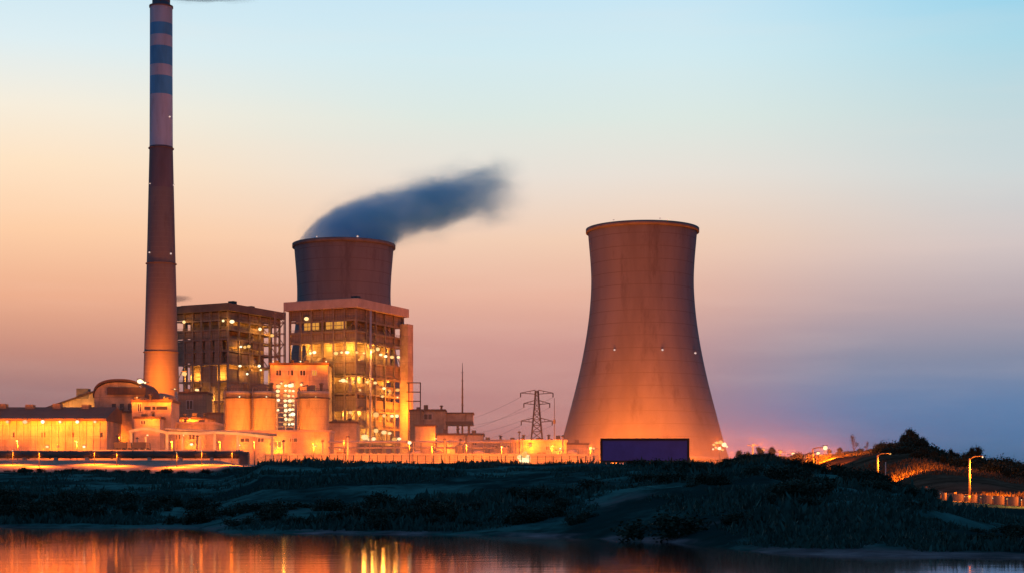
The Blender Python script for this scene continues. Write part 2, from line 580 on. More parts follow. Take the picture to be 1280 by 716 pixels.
pxs = [-900 + i * 14 for i in range(64)] + [0 + i * 4.5 for i in range(296)] + [1340 + i * 16 for i in range(54)]
tb = MB()
tb.smooth = True
rows = []
for px in pxs:
    c = column(px)
    col_pts = []
    for i, (p, q) in enumerate(zip(c, c[1:])):
        for k in range(ROWN[i]):
            t = k / ROWN[i]
            y = p[0] + (q[0] - p[0]) * t
            x = X(px, y)
            col_pts.append((x, y, ground_z(x, y)))
    last = c[-1]
    for dd, zz in ((last[0], last[1]), (1000, max(PADZ, min(last[1], 16))), (1600, 14), (9000, 10)):
        col_pts.append((X(px, dd), dd, zz))
    rows.append(col_pts)
nr = len(rows[0])
tb.add([p for r in rows for p in r],
       [(i * nr + j, (i + 1) * nr + j, (i + 1) * nr + j + 1, i * nr + j + 1) for i in range(len(rows) - 1) for j in range(nr - 1)])
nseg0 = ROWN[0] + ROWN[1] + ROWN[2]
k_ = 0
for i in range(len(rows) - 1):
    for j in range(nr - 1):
        crest_glow = 868 < pxs[i] < 1015 and j > nseg0 - 30 and noise.noise(Vector((rows[i][j][0] * .12, rows[i][j][1] * .1, 2.0))) > -.15  # brown patch on the crest paints in a warm lamp glow
        if crest_glow or pxs[i] > 985 and j >= nseg0 + ROWN[3] + ROWN[4]:
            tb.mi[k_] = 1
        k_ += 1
tag(tb.build('terrain', [M['soil'], M['hill_soil_and_glow']]), kind='structure')

wb = MB().add([(-2500, -900, 0), (2500, -900, 0), (2500, 600, 0), (-2500, 600, 0)], [(0, 1, 2, 3)])
tag(wb.build('water', M['water']), kind='structure')
gb = MB().add([(-12000, -9000, -2.6), (12000, -9000, -2.6), (12000, 12000, -2.6), (-12000, 12000, -2.6)], [(0, 1, 2, 3)])
tag(gb.build('ground', M['soil']), kind='structure')

# road up to the plant gate, along the foot of the right-hand hill
rpx = [870 + i * 12 for i in range(110)]
rv, kerb_v = [], []
for px in rpx:
    c = column(px)
    a, q = c[4], c[5]
    for t in (0.12, 0.88):
        y = a[0] + (q[0] - a[0]) * t
        rv.append((X(px, y), y, a[1] + (q[1] - a[1]) * t + 0.05))
rb = MB().add(rv, [(2 * i, 2 * i + 2, 2 * i + 3, 2 * i + 1) for i in range(len(rpx) - 1)])
tag(rb.build('road', M['road']), kind='structure')
# low retaining wall along the far side of the road
kb = MB()
for p0, p1 in zip(rpx, rpx[1:]):
    if p0 < 1000:
        continue
    q = [column(p0)[5], column(p1)[5]]
    a0 = Vector((X(p0, q[0][0]), q[0][0], q[0][1] - 0.3))
    a1 = Vector((X(p1, q[1][0]), q[1][0], q[1][1] - 0.3))
    h = 1.35 if p0 > 1150 else 0.9
    n_ = Vector((0, 0.45, 0))
    kb.hexa([a0, a1, a1 + n_, a0 + n_, a0 + Vector((0, 0, h)), a1 + Vector((0, 0, h)), a1 + n_ + Vector((0, 0, h)), a0 + n_ + Vector((0, 0, h))])
    if int(p0 / 12) % 3 == 0:
        kb.hexa([a0 + Vector((-.15, -.12, h)), a0 + Vector((.15, -.12, h)), a0 + Vector((.15, .3, h)), a0 + Vector((-.15, .3, h)),
                 a0 + Vector((-.15, -.12, h + .25)), a0 + Vector((.15, -.12, h + .25)), a0 + Vector((.15, .3, h + .25)), a0 + Vector((-.15, .3, h + .25))])
tag(kb.build('retaining_wall', M['old_conc']), 'low pale concrete wall running along the lamplit road at right', 'wall')

# ------------------------------------------------------------------ lamps
lamp_mesh = None
bm = bmesh.new()
bmesh.ops.create_icosphere(bm, subdivisions=2, radius=1.0)
for f in bm.faces:
    f.smooth = True
lamp_mesh = bpy.data.meshes.new('lamp')
bm2 = bmesh.new()
bmesh.ops.create_icosphere(bm2, subdivisions=2, radius=1.0)
# hood: a box-like cap above and behind the glowing bulb
for v in bmesh.ops.create_cube(bm2, size=1.0, matrix=Matrix.Translation((0, 0.35, 1.12)) @ Matrix.Diagonal((2.0, 2.2, 0.3, 1)))['verts']:
    pass
for v in bmesh.ops.create_cube(bm2, size=1.0, matrix=Matrix.Translation((0, 1.15, 0.35)) @ Matrix.Diagonal((0.5, 0.4, 1.4, 1)))['verts']:
    pass
bm2.to_mesh(lamp_mesh)
lamp_mesh.materials.append(M['lamp'])
lamp_mesh.materials.append(M['dsteel'])
nbulb = 80
for i, p in enumerate(lamp_mesh.polygons):
    p.material_index = 0 if i < nbulb else 1
    p.use_smooth = i < nbulb
lamp_white = lamp_mesh.copy()
lamp_white.materials[0] = M['lamp_white']
bmesh.ops.delete(bm, geom=[], context='VERTS')
bulb_mesh = bpy.data.meshes.new('bulb')
for v in bm.verts:
    v.co *= 1 + .25 * noise.noise(v.co * 1.4)
bm.to_mesh(bulb_mesh)
bulb_mesh.materials.append(M['lamp'])
warn_mesh = lamp_mesh.copy()
warn_mesh.materials[0] = M['warn']


def lamp(parent, pos, r=0.7, power=0, mesh=None, color=AMBER, name='lamp', aim=None):
    o = bpy.data.objects.new(name, mesh or lamp_mesh)
    COL.objects.link(o)
    o.parent = parent
    o.location = Vector(pos) - parent.matrix_basis.translation
    q_ = r * RND.uniform(.65, 1.12)
    o.scale = (q_ * RND.uniform(1, 1.5), q_, q_)
    if power:
        light(Vector(pos) + Vector((0, -1.5 * r - 2.8, -0.8 * r)), power, color, r * 0.8, parent, aim)
    return o


# ------------------------------------------------------------------ cooling towers
def tower_profile(zb, zt, k):
    H = zt - zb
    # (height fraction, radius) measured from the photo
    pts = [(0.0, 44.5), (0.08, 41.7), (0.2, 37.9), (0.35, 33.4), (0.48, 30.2), (0.6, 28.0), (0.7, 26.85), (0.78, 26.5), (0.86, 26.9), (0.94, 27.7), (1.0, 28.3)]
    prof = []
    for i in range(61):
        t = i / 60
        for (a, ra), (c, rc) in zip(pts, pts[1:]):
            if a <= t <= c:
                j = pts.index((a, ra))
                p0 = pts[max(j - 1, 0)]
                p3 = pts[min(j + 2, len(pts) - 1)]
                s_ = (t - a) / (c - a)
                m0 = (rc - p0[1]) / max(c - p0[0], 1e-6) * (c - a)
                m1 = (p3[1] - ra) / max(p3[0] - a, 1e-6) * (c - a)
                r = (2 * s_**3 - 3 * s_**2 + 1) * ra + (s_**3 - 2 * s_**2 + s_) * m0 + (-2 * s_**3 + 3 * s_**2) * rc + (s_**3 - s_**2) * m1
                prof.append((r * k, zb + H * t))
                break
    return prof


def cooling_tower(cx, cy, zt, k, label):
    t = thing('cooling_tower', (cx, cy, PADZ), label, 'cooling tower', 'cooling towers of the plant')
    zb = PADZ + 9
    prof = tower_profile(zb, zt, k)
    sh = MB()
    sh.lathe((cx, cy), prof, 96)
    sh.lathe((cx, cy), [(r - 0.6, z) for r, z in prof][::-1], 96)
    sh.build('shell', M['tower'], t)
    r = MB()
    rt = prof[-1][0]
    r.lathe((cx, cy), [(rt - 0.7, zt - 0.4), (rt + 0.1, zt - 1.7), (rt + 1.0, zt - 1.5), (rt + 1.0, zt + 0.4), (rt - 0.7, zt + 0.4), (rt - 0.7, zt - 0.4)], 96)
    rim = r.build('rim', M['tower_rim'], t)
    b0 = prof[0][0]
    rb_ = MB()
    rb_.lathe((cx, cy), [(b0 - 0.8, zb - 1.2), (b0 + 0.9, zb - 1.2), (b0 + 0.7, zb + 0.5), (b0 - 0.8, zb + 0.5), (b0 - 0.8, zb - 1.2)], 96)
    rb_.build('base_ring', M['conc'], t)
    lg = MB()
    for i in range(40):
        a0, a1 = 2 * math.pi * i / 40, 2 * math.pi * (i + 0.5) / 40
        a2 = 2 * math.pi * (i + 1) / 40
        top = (cx + b0 * math.cos(a1), cy + b0 * math.sin(a1), zb - 0.9)
        for a in (a0, a2):
            lg.bar((cx + (b0 + 2.2) * math.cos(a), cy + (b0 + 2.2) * math.sin(a), PADZ - 0.2), top, 0.8)
    lg.build('leg_ring', M['conc'], t)
    ps = MB()
    ps.lathe((cx, cy), [(b0 + 5, PADZ - 0.3), (b0 + 5, PADZ + 1.2), (b0 + 4.4, PADZ + 1.2), (b0 + 4.4, PADZ - 0.3)], 64)
    ps.build('basin_wall', M['conc'], t)
    return t, prof


T1, prof1 = cooling_tower(X(803, 850), 850, Z(288, 850), 1.0, 'tall tapering concrete cooling tower standing alone, lit orange from below')
T2, prof2 = cooling_tower(X(430, 935), 935, Z(307.5, 935), 1.0, 'dark cooling tower behind the lit boiler house, blue steam leaving its rim')


def on_tower(T, prof, px, py, r=0.55):
    c = T.matrix_basis.translation
    z = Z(py, c.y - 30)
    rad = min(prof, key=lambda p: abs(p[1] - z))[0]
    dx = X(px, c.y - rad) - c.x
    dx = max(-rad + 0.05, min(rad - 0.05, dx))
    y = c.y - math.sqrt(rad * rad - dx * dx)
    lamp(T, (X(px, y), y - 0.7, Z(py, y)), r, 0, warn_mesh, name='warning_lamp')


for px, py in ((768, 437), (828, 437), (869, 441)):
    on_tower(T1, prof1, px, py)
for T, prof, d, pts in ((T1, prof1, 850, (767, 825)), (T2, prof2, 935, (396, 447))):
    c = T.matrix_basis.translation
    for px in pts:
        rad = prof[-1][0] + 1.0
        dx = X(px, d - rad) - c.x
        y = c.y - math.sqrt(rad * rad - dx * dx)
        lamp(T, (X(px, y), y - 0.3, prof[-1][1] + 0.9), 0.5, 0, warn_mesh, name='warning_lamp')

# ------------------------------------------------------------------ chimney
cd = 800.0
ccx = X(201.5, cd)
CH = thing('chimney', (ccx, cd, PADZ), 'very tall tapering chimney with blue and pale bands near its top', 'chimney')


def ch_r(z):
    rows_ = [(595, 24.5), (480, 22.0), (400, 19.6), (300, 17.0), (180, 14.3), (100, 14.0), (10, 13.9)]
    y = HY - (z - EYE) * F / cd
    for (a, ra), (c, rc) in zip(rows_, rows_[1:]):
        if c <= y <= a:
            return (ra + (rc - ra) * (a - y) / (a - c)) * cd / F
    return (rows_[0][1] if y > 595 else rows_[-1][1]) * cd / F


def ch_seg(y0, y1, m_, name, label=None):
    z0, z1 = Z(y0, cd), Z(y1, cd)
    n = max(2, int((z1 - z0) / 4))
    s_ = MB()
    s_.lathe((ccx, cd), [(ch_r(z0 + (z1 - z0) * i / n), z0 + (z1 - z0) * i / n) for i in range(n + 1)], 48)
    o = s_.build(name, m_, CH)
    if label:
        o['label'] = label


ch_seg(596, 236, M['chimney'], 'shaft')
ch_seg(236, 184, M['chimney_dark'], 'painted_band', 'broad dark purplish grey painted band')
ch_seg(184, 120, M['band_pale'], 'painted_band', 'broad pale pinkish grey painted band')
for y0, y1, m_, lb in ((120, 97, 'band_blue', 'lowest blue painted band'), (97, 83, 'band_pale', 'narrow pale painted band between blue bands'),
                       (83, 60, 'band_blue', 'middle blue painted band'), (60, 46, 'band_pale', 'narrow pale painted band under top blue band'),
                       (46, 31, 'band_blue', 'topmost blue painted band'), (31, 10, 'band_pale', 'pale painted band at the chimney mouth')):
    ch_seg(y0, y1, M[m_], 'painted_band', lb)
zt = Z(10, cd)
fl = MB()
fl.lathe((ccx, cd), [(ch_r(zt), zt), (ch_r(zt) + .35, zt - .1), (ch_r(zt) + .35, zt + .7), (4.3, zt + .7), (4.3, zt + 5), (4.7, zt + 5.2), (4.7, zt + 6), (4.0, zt + 6), (4.0, zt)], 48)
fl.build('flue', M['chimney_dark'], CH)
for py in (186, 330, 440):
    z = Z(py, cd)
    r = ch_r(z)
    g_ = MB()
    g_.lathe((ccx, cd), [(r - 0.1, z - .25), (r + .55, z - .2), (r + .55, z + .1), (r - 0.1, z + .1)], 48)
    g_.build('gallery', M['chimney_dark'], CH)
for px, py in ((190, 232), (217.5, 232), (190, 318), (216, 319), (214, 148)):
    z = Z(py, cd)
    dx = X(px, cd) - ccx
    r = ch_r(z)
    dx = max(-r, min(r, dx))
    lamp(CH, (ccx + dx, cd - math.sqrt(max(0, r * r - dx * dx)) - 0.6, z), 0.4, 0, warn_mesh, name='warning_lamp')

# ------------------------------------------------------------------ boiler houses
def ray_on(px, py, o, d):
    """where the line through photo point (px, py) meets the upright plane through o along d"""
    r = Vector(((px - 640) / F, 1, (HY - py) / F))
    n_ = Vector((d[1], -d[0], 0))
    t = n_.dot(Vector(o) - Vector((0, 0, EYE))) / n_.dot(r)
    return Vector((0, 0, EYE)) + r * t


def boiler_house(label, cpx, cpy, cd_, ang, L, Wd, slab_px, bands, levels, slab_mat, ncol=(6, 5), wins=()):
    C = Vector((X(cpx, cd_), cd_, PADZ))
    l = Vector((-math.cos(ang), math.sin(ang), 0))
    r = Vector((math.sin(ang), math.cos(ang), 0))
    zt = Z(cpy, cd_)
    zs = Z(cpy + slab_px, cd_)
    T = thing('boiler_house', C, label, 'boiler house', 'boiler houses of the plant')
    ov = 2.2
    sl = MB()
    o = C - l * ov - r * ov
    sl.obox(o, l, r, L + 2 * ov, Wd + 2 * ov, zs, zt)
    sl.obox(C + l * 2 + r * 2, l, r, L - 4, Wd - 4, zt, zt + 0.8)
    roof = sl.build('roof_slab', slab_mat, T)
    for a, q, h in ((0.2, 0.3, 2.5), (0.55, 0.55, 3.2), (0.3, 0.75, 2.2)):
        v = MB()
        v.obox(C + l * L * a + r * Wd * q, l, r, 3.5, 3, zt + .8, zt + .8 + h)
        v.build('roof_vent', M['dsteel'], roof)
    co = MB()
    co.obox(C + l * 6 + r * 6, l, r, L - 11, Wd - 12, PADZ - .5, zs - 2)
    co.build('boiler_casing', M['core'], T)
    # columns
    st = []
    for i in range(ncol[0] + 1):
        st.append(C + l * (L * i / ncol[0]))
        st.append(C + l * (L * i / ncol[0]) + r * Wd)
    for i in range(1, ncol[1]):
        st.append(C + r * (Wd * i / ncol[1]))
        st.append(C + r * (Wd * i / ncol[1]) + l * L)
    for p in st:
        cb_ = MB()
        cb_.obox(p - l * .45 - r * .45, l, r, .9, .9, PADZ - .4, zs)
        cb_.build('column', M['steel'], T)
    # floors with railings
    for yl in levels:
        z = Z(yl, cd_)
        fb = MB()
        fb.obox(C + l * .5 + r * .5, l, r, L - 1, Wd - 1, z - .45, z)
        for a, q, n_ in ((l, r, L), (r, l, Wd)):
            fb.bar(C + a * 0 + q * 0 + Vector((0, 0, z - PADZ - .3)), C + a * n_ + Vector((0, 0, z - PADZ - .3)), .5, .9)
        fo = fb.build('floor', M['steel'], T)
        rl = MB()
        for a, n_, off in ((l, L, r), (r, Wd, l)):
            e = C - off * .62
            for hh in (.55, 1.1):
                rl.bar(e + Vector((0, 0, z + hh - PADZ)), e + a * n_ + Vector((0, 0, z + hh - PADZ)), .12)
            k = int(n_ / 2.5)
            for i in range(k + 1):
                q = e + a * (n_ * i / k)
                rl.bar(q + Vector((0, 0, z - PADZ)), q + Vector((0, 0, z + 1.1 - PADZ)), .12)
        rl.build('railing', M['steel'], fo)
    # cladding bands: (y0, y1, face, from, to) as fractions
    for y0, y1, face, f0, f1 in bands:
        z1, z0 = Z(y0, cd_), Z(y1, cd_)
        a, q, n_ = (l, r, L) if face == 'l' else (r, l, Wd)
        cb_ = MB()
        k = max(1, int((f1 - f0) * (ncol[0] if face == 'l' else ncol[1])))
        for i in range(k):
            g0 = f0 + (f1 - f0) * i / k
            g1 = f0 + (f1 - f0) * (i + 1) / k
            jz = RND.uniform(-.3, .3)
            cb_.obox(C + a * (n_ * g0 + .5) + q * .25, a, q, n_ * (g1 - g0) - 1.0, .25, z0 + jz, z1)
        cb_.build('cladding', M['clad'], T)
    # bracing on alternate bays
    br = MB()
    zl = [Z(y, cd_) for y in levels]
    for a, n_, nc, off in ((l, L, ncol[0], r), (r, Wd, ncol[1], l)):
        for i in range(nc):
            for j in range(len(zl) - 1):
                if (i + j) % 3 == 0:
                    p = C + a * (n_ * i / nc) + off * .7
                    q = C + a * (n_ * (i + 1) / nc) + off * .7
                    br.bar(Vector((p.x, p.y, zl[j])), Vector((q.x, q.y, zl[j + 1])), .35)
    br.build('bracing', M['steel'], T)
    # ducts and pipes between frame and casing
    for i in range(9):
        du = MB()
        a = RND.uniform(.08, .92)
        z0, z1 = RND.uniform(PADZ, zs - 30), 0
        z1 = z0 + RND.uniform(18, 34)
        face = RND.choice('lr')
        p = C + (l * (L * a) + r * 3.2 if face == 'l' else r * (Wd * a) + l * 3.2)
        du.tube([(p.x, p.y, z0), (p.x, p.y, z1), (p.x + r.x * 3, p.y + r.y * 3, z1 + 2.5)], RND.uniform(.5, 1.2), 10)
        du.build('duct', M['pale_steel'], T)
    for face, f0, f1, y0, y1 in wins:
        a, q, n_ = (l, r, L) if face == 'l' else (r, l, Wd)
        wbm = MB()
        wbm.obox(C + a * n_ * f0 - q * .1, a, q, n_ * (f1 - f0), .2, Z(y1, cd_), Z(y0, cd_))
        w_ = wbm.build('window', M['lit'], T)
        fr = MB()
        z0, z1 = Z(y1, cd_), Z(y0, cd_)
        k = 4
        for i in range(k + 1):
            p = C + a * (n_ * (f0 + (f1 - f0) * i / k)) - q * .2
            fr.bar((p.x, p.y, z0), (p.x, p.y, z1), .25)
        for z in (z0, (z0 + z1) / 2, z1):
            p, e = C + a * n_ * f0 - q * .25, C + a * n_ * f1 - q * .25
            fr.bar((p.x, p.y, z), (e.x, e.y, z), .25)
        fr.build('frame', M['steel'], w_)
    return T, C, l, r, zt, zs


ANG = math.radians(25)
full2 = lambda y0, y1: [(y0, y1, 'l', 0, 1), (y0, y1, 'r', 0, 1)]
BH, BC, bl, br_, bzt, bzs = boiler_house(
    'large boiler house in front, pale orange roof slab over rows of bright floor lamps', 445, 373, 760, ANG, 36, 45, 11,
    full2(385, 397) + full2(413, 424) + full2(452, 466) + [(478, 485, 'l', 0.1, 1), (494, 511, 'l', 0, 1), (497, 507, 'r', 0, 1), (478, 483, 'r', 0, 1), (524, 534, 'l', 0, 1), (524, 530, 'r', 0, 0.8)],
    [398, 412, 425, 450, 468, 490, 511, 532, 552], M['slab'], wins=(('l', .55, .78, 400, 410), ('l', .14, .45, 400, 410)))


def blamps(T, C, l, r, pts, off=0.9):
    for t in pts:
        px, py, face, rr = t[:4]
        power = t[4] if len(t) > 4 else 0
        d_, q = (l, r) if face == 'l' else (r, l)
        p = ray_on(px, py, C - q * off, d_)
        lamp(T, p, rr * (1.3 if py > 510 else 1), power)


blamps(BH, BC, bl, br_, [
    (383, 398, 'l', .95), (375, 386, 'l', .5), (388, 441, 'l', .8, 2500), (393, 440, 'l', .8), (420, 441, 'l', .75, 2500), (427, 440, 'l', .6), (434, 440, 'l', .8, 2500),
    (446, 440, 'r', .7), (455, 441, 'r', .6), (466, 438, 'r', .9, 3500), (472, 436, 'r', .9), (476, 443, 'r', .8), (482, 445, 'r', .75, 2500), (490, 446, 'r', .7), (498, 446, 'r', .8),
    (425, 475.5, 'l', .6), (429, 475, 'l', .95, 2500), (433, 476, 'l', .7), (442, 477, 'l', .5), (459, 477, 'r', .6, 2000), (469, 478, 'r', .65), (450, 487, 'r', .7),
    (480, 485, 'r', .7), (487, 488, 'r', .85, 2500), (497, 487, 'r', .75), (478, 495, 'r', .6), (497, 496, 'r', .5),
    (438, 515, 'l', .65, 1500), (470, 518, 'r', .95, 2500), (480, 519, 'r', .6), (490, 519.5, 'r', .8), (496, 519.5, 'r', .8, 2500),
    (456, 546, 'r', .9, 2500), (462, 549, 'r', .95), (467, 548, 'r', .8), (470, 538, 'r', .8), (480, 540, 'r', .9, 3000), (487, 541, 'r', .7), (493, 549, 'r', .9, 2500), (499, 548, 'r', .8), (445, 554, 'l', .6)])
# strong work lights between the frame and the casing, at the open floors
for py, pw in ((432, 2600), (472, 1500), (516, 1700), (542, 2600)):
    z = Z(py, 760)
    for f in (.2, .5, .8):
        light(BC + bl * 36 * f + br_ * 3.4 + Vector((0, 0, z - PADZ)), pw, AMBER, .6, BH)
    for f in (.15, .45, .8):
        light(BC + br_ * 45 * f + bl * 3.4 + Vector((0, 0, z - PADZ)), pw * 1.2, AMBER, .6, BH)

# stair shaft at the right end of the front boiler house
sh_ = MB()
q = BC + br_ * 41.5 - bl * 4.6
sh_.obox(q, bl, br_, 4.4, 5.5, PADZ - .5, Z(394, 760))
o = sh_.build('stair_shaft', M['wall'], BH)
pb = MB()
p = ray_on(463, 500, BC - bl * 1.6, br_)
pb.tube([(p.x, p.y, PADZ - .4), (p.x, p.y, bzs - .3)], .55, 10)
pb.build('vent_pipe', M['pale_steel'], BH)
light(BC + br_ * 36 - bl * 9 + Vector((0, 0, 30)), 9000, SODIUM, 1, BH)
# open lattice stair tower between the two boiler houses
S0 = P(350, 580, 800)
ST = thing('stair_tower', (S0.x, S0.y, PADZ), 'slim open lattice stair tower between the two boiler houses', 'stair tower')
sb, sf = MB(), MB()
w = 4.6
for a in (-w / 2, w / 2):
    for c in (-w / 2, w / 2):
        sb.bar((S0.x + a, S0.y + c, PADZ - .3), (S0.x + a, S0.y + c, Z(389, 800)), .5)
zz = [Z(y, 800) for y in (560, 540, 520, 500, 480, 462, 444, 430, 417, 403, 391)]
for i, z in enumerate(zz):
    for a, c in (((-1, -1), (1, -1)), ((1, -1), (1, 1)), ((1, 1), (-1, 1)), ((-1, 1), (-1, -1))):
        sb.bar((S0.x + a[0] * w / 2, S0.y + a[1] * w / 2, z), (S0.x + c[0] * w / 2, S0.y + c[1] * w / 2, z), .3)
    if i:
        s_ = 1 if i % 2 else -1
        sf.bar((S0.x - s_ * 1.8, S0.y - .5, zz[i - 1]), (S0.x + s_ * 1.8, S0.y - .5, z), 1.0, .3)
sb.build('frame', M['steel'], ST)
sf.build('stair_flight', M['steel'], ST)

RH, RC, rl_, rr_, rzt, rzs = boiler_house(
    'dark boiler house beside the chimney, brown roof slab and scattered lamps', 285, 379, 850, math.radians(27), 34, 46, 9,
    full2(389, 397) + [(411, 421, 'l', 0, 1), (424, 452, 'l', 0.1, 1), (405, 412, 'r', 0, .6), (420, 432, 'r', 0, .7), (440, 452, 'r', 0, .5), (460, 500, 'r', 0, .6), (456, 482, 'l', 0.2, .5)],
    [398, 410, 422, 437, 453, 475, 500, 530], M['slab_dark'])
blamps(RH, RC, rl_, rr_, [
    (230, 402, 'l', .95, 900), (279, 400.5, 'l', .85, 900), (290, 401.5, 'r', .95, 900), (325, 411, 'r', .75, 1500), (340, 419, 'r', .85, 1500), (301, 433, 'r', .7),
    (306, 433.5, 'r', .7, 1500), (311, 432.5, 'r', .75), (300, 457, 'r', .65), (324, 457, 'r', .7, 1500), (326, 462, 'r', .6), (309, 467, 'r', .7, 1200), (247, 487, 'l', .7, 1200)])
for py, pw in ((470, 3800), (500, 3800), (528, 3000)):
    z = Z(py, 850)
    for f in (.25, .7):
        light(RC + rl_ * 34 * f + rr_ * 2.6 + Vector((0, 0, z - PADZ)), pw, AMBER, .6, RH)
        light(RC + rr_ * 46 * f + rl_ * 2.6 + Vector((0, 0, z - PADZ)), pw, AMBER, .6, RH)
for py, pw in ((404, 500), (430, 800)):
    for f in (.3, .8):
        light(RC + rr_ * 46 * f + rl_ * 3 + Vector((0, 0, Z(py, 850) - PADZ)), pw, AMBER, .6, RH)


# ------------------------------------------------------------------ generic plant building
def building(name, label, cat, px0, px1, ytop, d, depth, m_='wall', zb=PADZ, win=(), doors=(), vents=0, parapet=.9, roof='roof', skew=0.0, group=None, lamps=()):
    x0, x1, z1 = X(px0, d), X(px1, d), Z(ytop, d)
    cx = (x0 + x1) / 2
    T = thing(name, (cx, d, zb), label, cat, group)
    wl = MB()
    wl.box(x0, x1, d, d + depth, zb - .4, z1 - parapet)
    n = max(1, int((x1 - x0) / 7))
    for i in range(n + 1):                       # shallow pilasters
        x = x0 + (x1 - x0) * i / n
        wl.box(max(x0, x - .3), min(x1, x + .3), d - .18, d, zb - .4, z1 - parapet - .002)
    wl.box(x0 - .12, x1 + .12, d - .28, d - .003, zb - .4, zb + 1.1)
    wo = wl.build('wall', M[m_], T)
    rf = MB()
    rf.box(x0 - .5, x1 + .5, d - .5, d + depth + .5, z1 - parapet, z1)
    ro = rf.build('roof', M[roof], T)
    for i in range(vents):
        v = MB()
        vx = x0 + (x1 - x0) * (i + .5 + RND.uniform(-.2, .2)) / vents
        h = RND.uniform(.8, 2.2)
        if i % 2:
            v.lathe((vx, d + 2.5), [(.5, z1 - .1), (.5, z1 + h), (.9, z1 + h), (.9, z1 + h + .3), (0.05, z1 + h + .6)], 12)
        else:
            v.box(vx - 1, vx + 1, d + 1.5, d + 3.5, z1 - .1, z1 + h)
        v.build('roof_vent', M['dsteel'], ro)
    for wx0, wx1, wy0, wy1, lit_ in win:
        wz0, wz1 = Z(wy1, d), Z(wy0, d)
        a, c = X(wx0, d), X(wx1, d)
        wbm = MB()
        wbm.box(a, c, d - .08, d - .02, wz0, wz1)
        wo_ = wbm.build('window', M['lit'] if lit_ else M['glass'], T)
        fr = MB()
        for x in (a, (a + c) / 2, c):
            fr.box(x - .12, x + .12, d - .22, d - .05, wz0 - .12, wz1 + .12)
        for z in (wz0, wz1):
            fr.box(a + .121, c - .121, d - .2, d - .06, z - .1, z + .1)
        fr.build('frame', M['pale_steel'], wo_)
    for dx, wd, hh in doors:
        db = MB()
        a = X(dx, d)
        db.box(a, a + wd, d - .12, d - .03, zb, zb + hh)
        db.build('door', M['dsteel'], T)
    for px, py, r, pw in lamps:
        lamp(T, (X(px, d), d - 1.0, Z(py, d)), r, pw, color=SODIUM, aim=FWD)
    return T


# coal shed at the far left with a row of lamps under its eaves
d = 640
CS = thing('coal_shed', (X(30, d), d, PADZ), 'long low shed with dark roof and a row of lamps under its eaves', 'shed')
cs = MB()
cs.box(X(-120, d), X(133, d), d, d + 40, PADZ - .4, Z(524, d))
for i in range(30):
    x = X(-120 + 253 * i / 29, d)
    cs.box(x - .3, x + .3, d - .35, d - .003, PADZ - .4, Z(525, d))
cs.box(X(-120, d), X(133, d), d - .2, d - .004, Z(549, d), Z(547.5, d))
cs.build('wall', M['wall'], CS)
cr = MB()
za, zb_ = Z(523, d), Z(508, d + 14)
xa, xb = X(-120, d) - 1, X(133, d) + .4
cr.add([(xa, d - 2.5, za), (xb, d - 2.5, za), (xb, d + 16, zb_), (xa, d + 16, zb_), (xb, d + 42, za), (xa, d + 42, za),
        (xa, d - 2.5, za - .8), (xb, d - 2.5, za - .8), (xb, d + 42, za - .8), (xa, d + 42, za - .8)],
       [(0, 1, 2, 3), (3, 2, 4, 5), (6, 7, 1, 0), (9, 6, 0, 3, 5), (7, 8, 4, 2, 1), (8, 9, 5, 4), (9, 8, 7, 6)])
cr.build('roof', M['roof'], CS)
for px in (-54, -32, -10, 12, 34, 56, 77.5, 99, 121):
    lamp(CS, (X(px, d), d - 2.9, Z(527.2, d)), .62, 1900, color=SODIUM, mesh=lamp_white, aim=FWD)
    if px in (12, 56, 121):
        light((X(px, d), d - 3.8, Z(527.2, d)), 60, AMBER, .5, CS)
for px in (60, 73, 106):
    lamp(CS, (X(px, d), d - 1.2, Z(558, d)), .4, 900, color=SODIUM, aim=FWD)
for px in range(-110, 130, 9):
    hh = MB()
    hh.box(X(px, d), X(px + 4.5, d), d - .06, d - .01, Z(546, d), Z(540, d))
    hh.build('louvre', M['glass'], CS) if (px // 9) % 4 == 1 else None

# sloping conveyor gallery climbing to the transfer house
d = 690
CG = thing('conveyor_gallery', (X(85, d), d, PADZ), 'sloping conveyor gallery with lit flank climbing up to the round-roofed building', 'conveyor')
a, c = P(55, 512, d), P(122, 489, d)
g1 = MB()
g1.hexa([a + Vector((0, 0, -4)), c + Vector((0, 0, -6)), c + Vector((0, 4, -6)), a + Vector((0, 4, -4)), a, c, c + Vector((0, 4, 0)), a + Vector((0, 4, 0))])
g1.build('flank', M['wall'], CG)
g2 = MB()
u = Vector((0, 0, .02))
g2.hexa([a + Vector((0, -.6, 0)) + u, c + Vector((0, -.6, 0)) + u, c + Vector((0, 4.6, 0)) + u, a + Vector((0, 4.6, 0)) + u,
         a + Vector((0, -.6, .9)), c + Vector((0, -.6, .9)), c + Vector((0, 4.6, .9)), a + Vector((0, 4.6, .9))])
g2.build('roof', M['roof'], CG)
for f in (.2, .5, .8):
    p = a.lerp(c, f)
    l_ = MB()
    l_.bar((p.x, d + 2, PADZ - .3), (p.x, d + 2, p.z - 4.5), .8)
    l_.build('trestle', M['steel'], CG)
for f in (.35, .62, .85):
    p = a.lerp(c, f)
    light((p.x, d - 8, p.z - 9), 5200, AMBER, .6, CG, FWD)
    lamp(CG, (p.x, d - .7, p.z - 5.6), .35)
gb_ = MB()
p = P(103, 489, d)
gb_.box(p.x - 2.5, p.x + 2.5, d - .3, d + 4, p.z - 3, p.z + 1.3)
gb_.build('drive_house', M['steel'], CG)

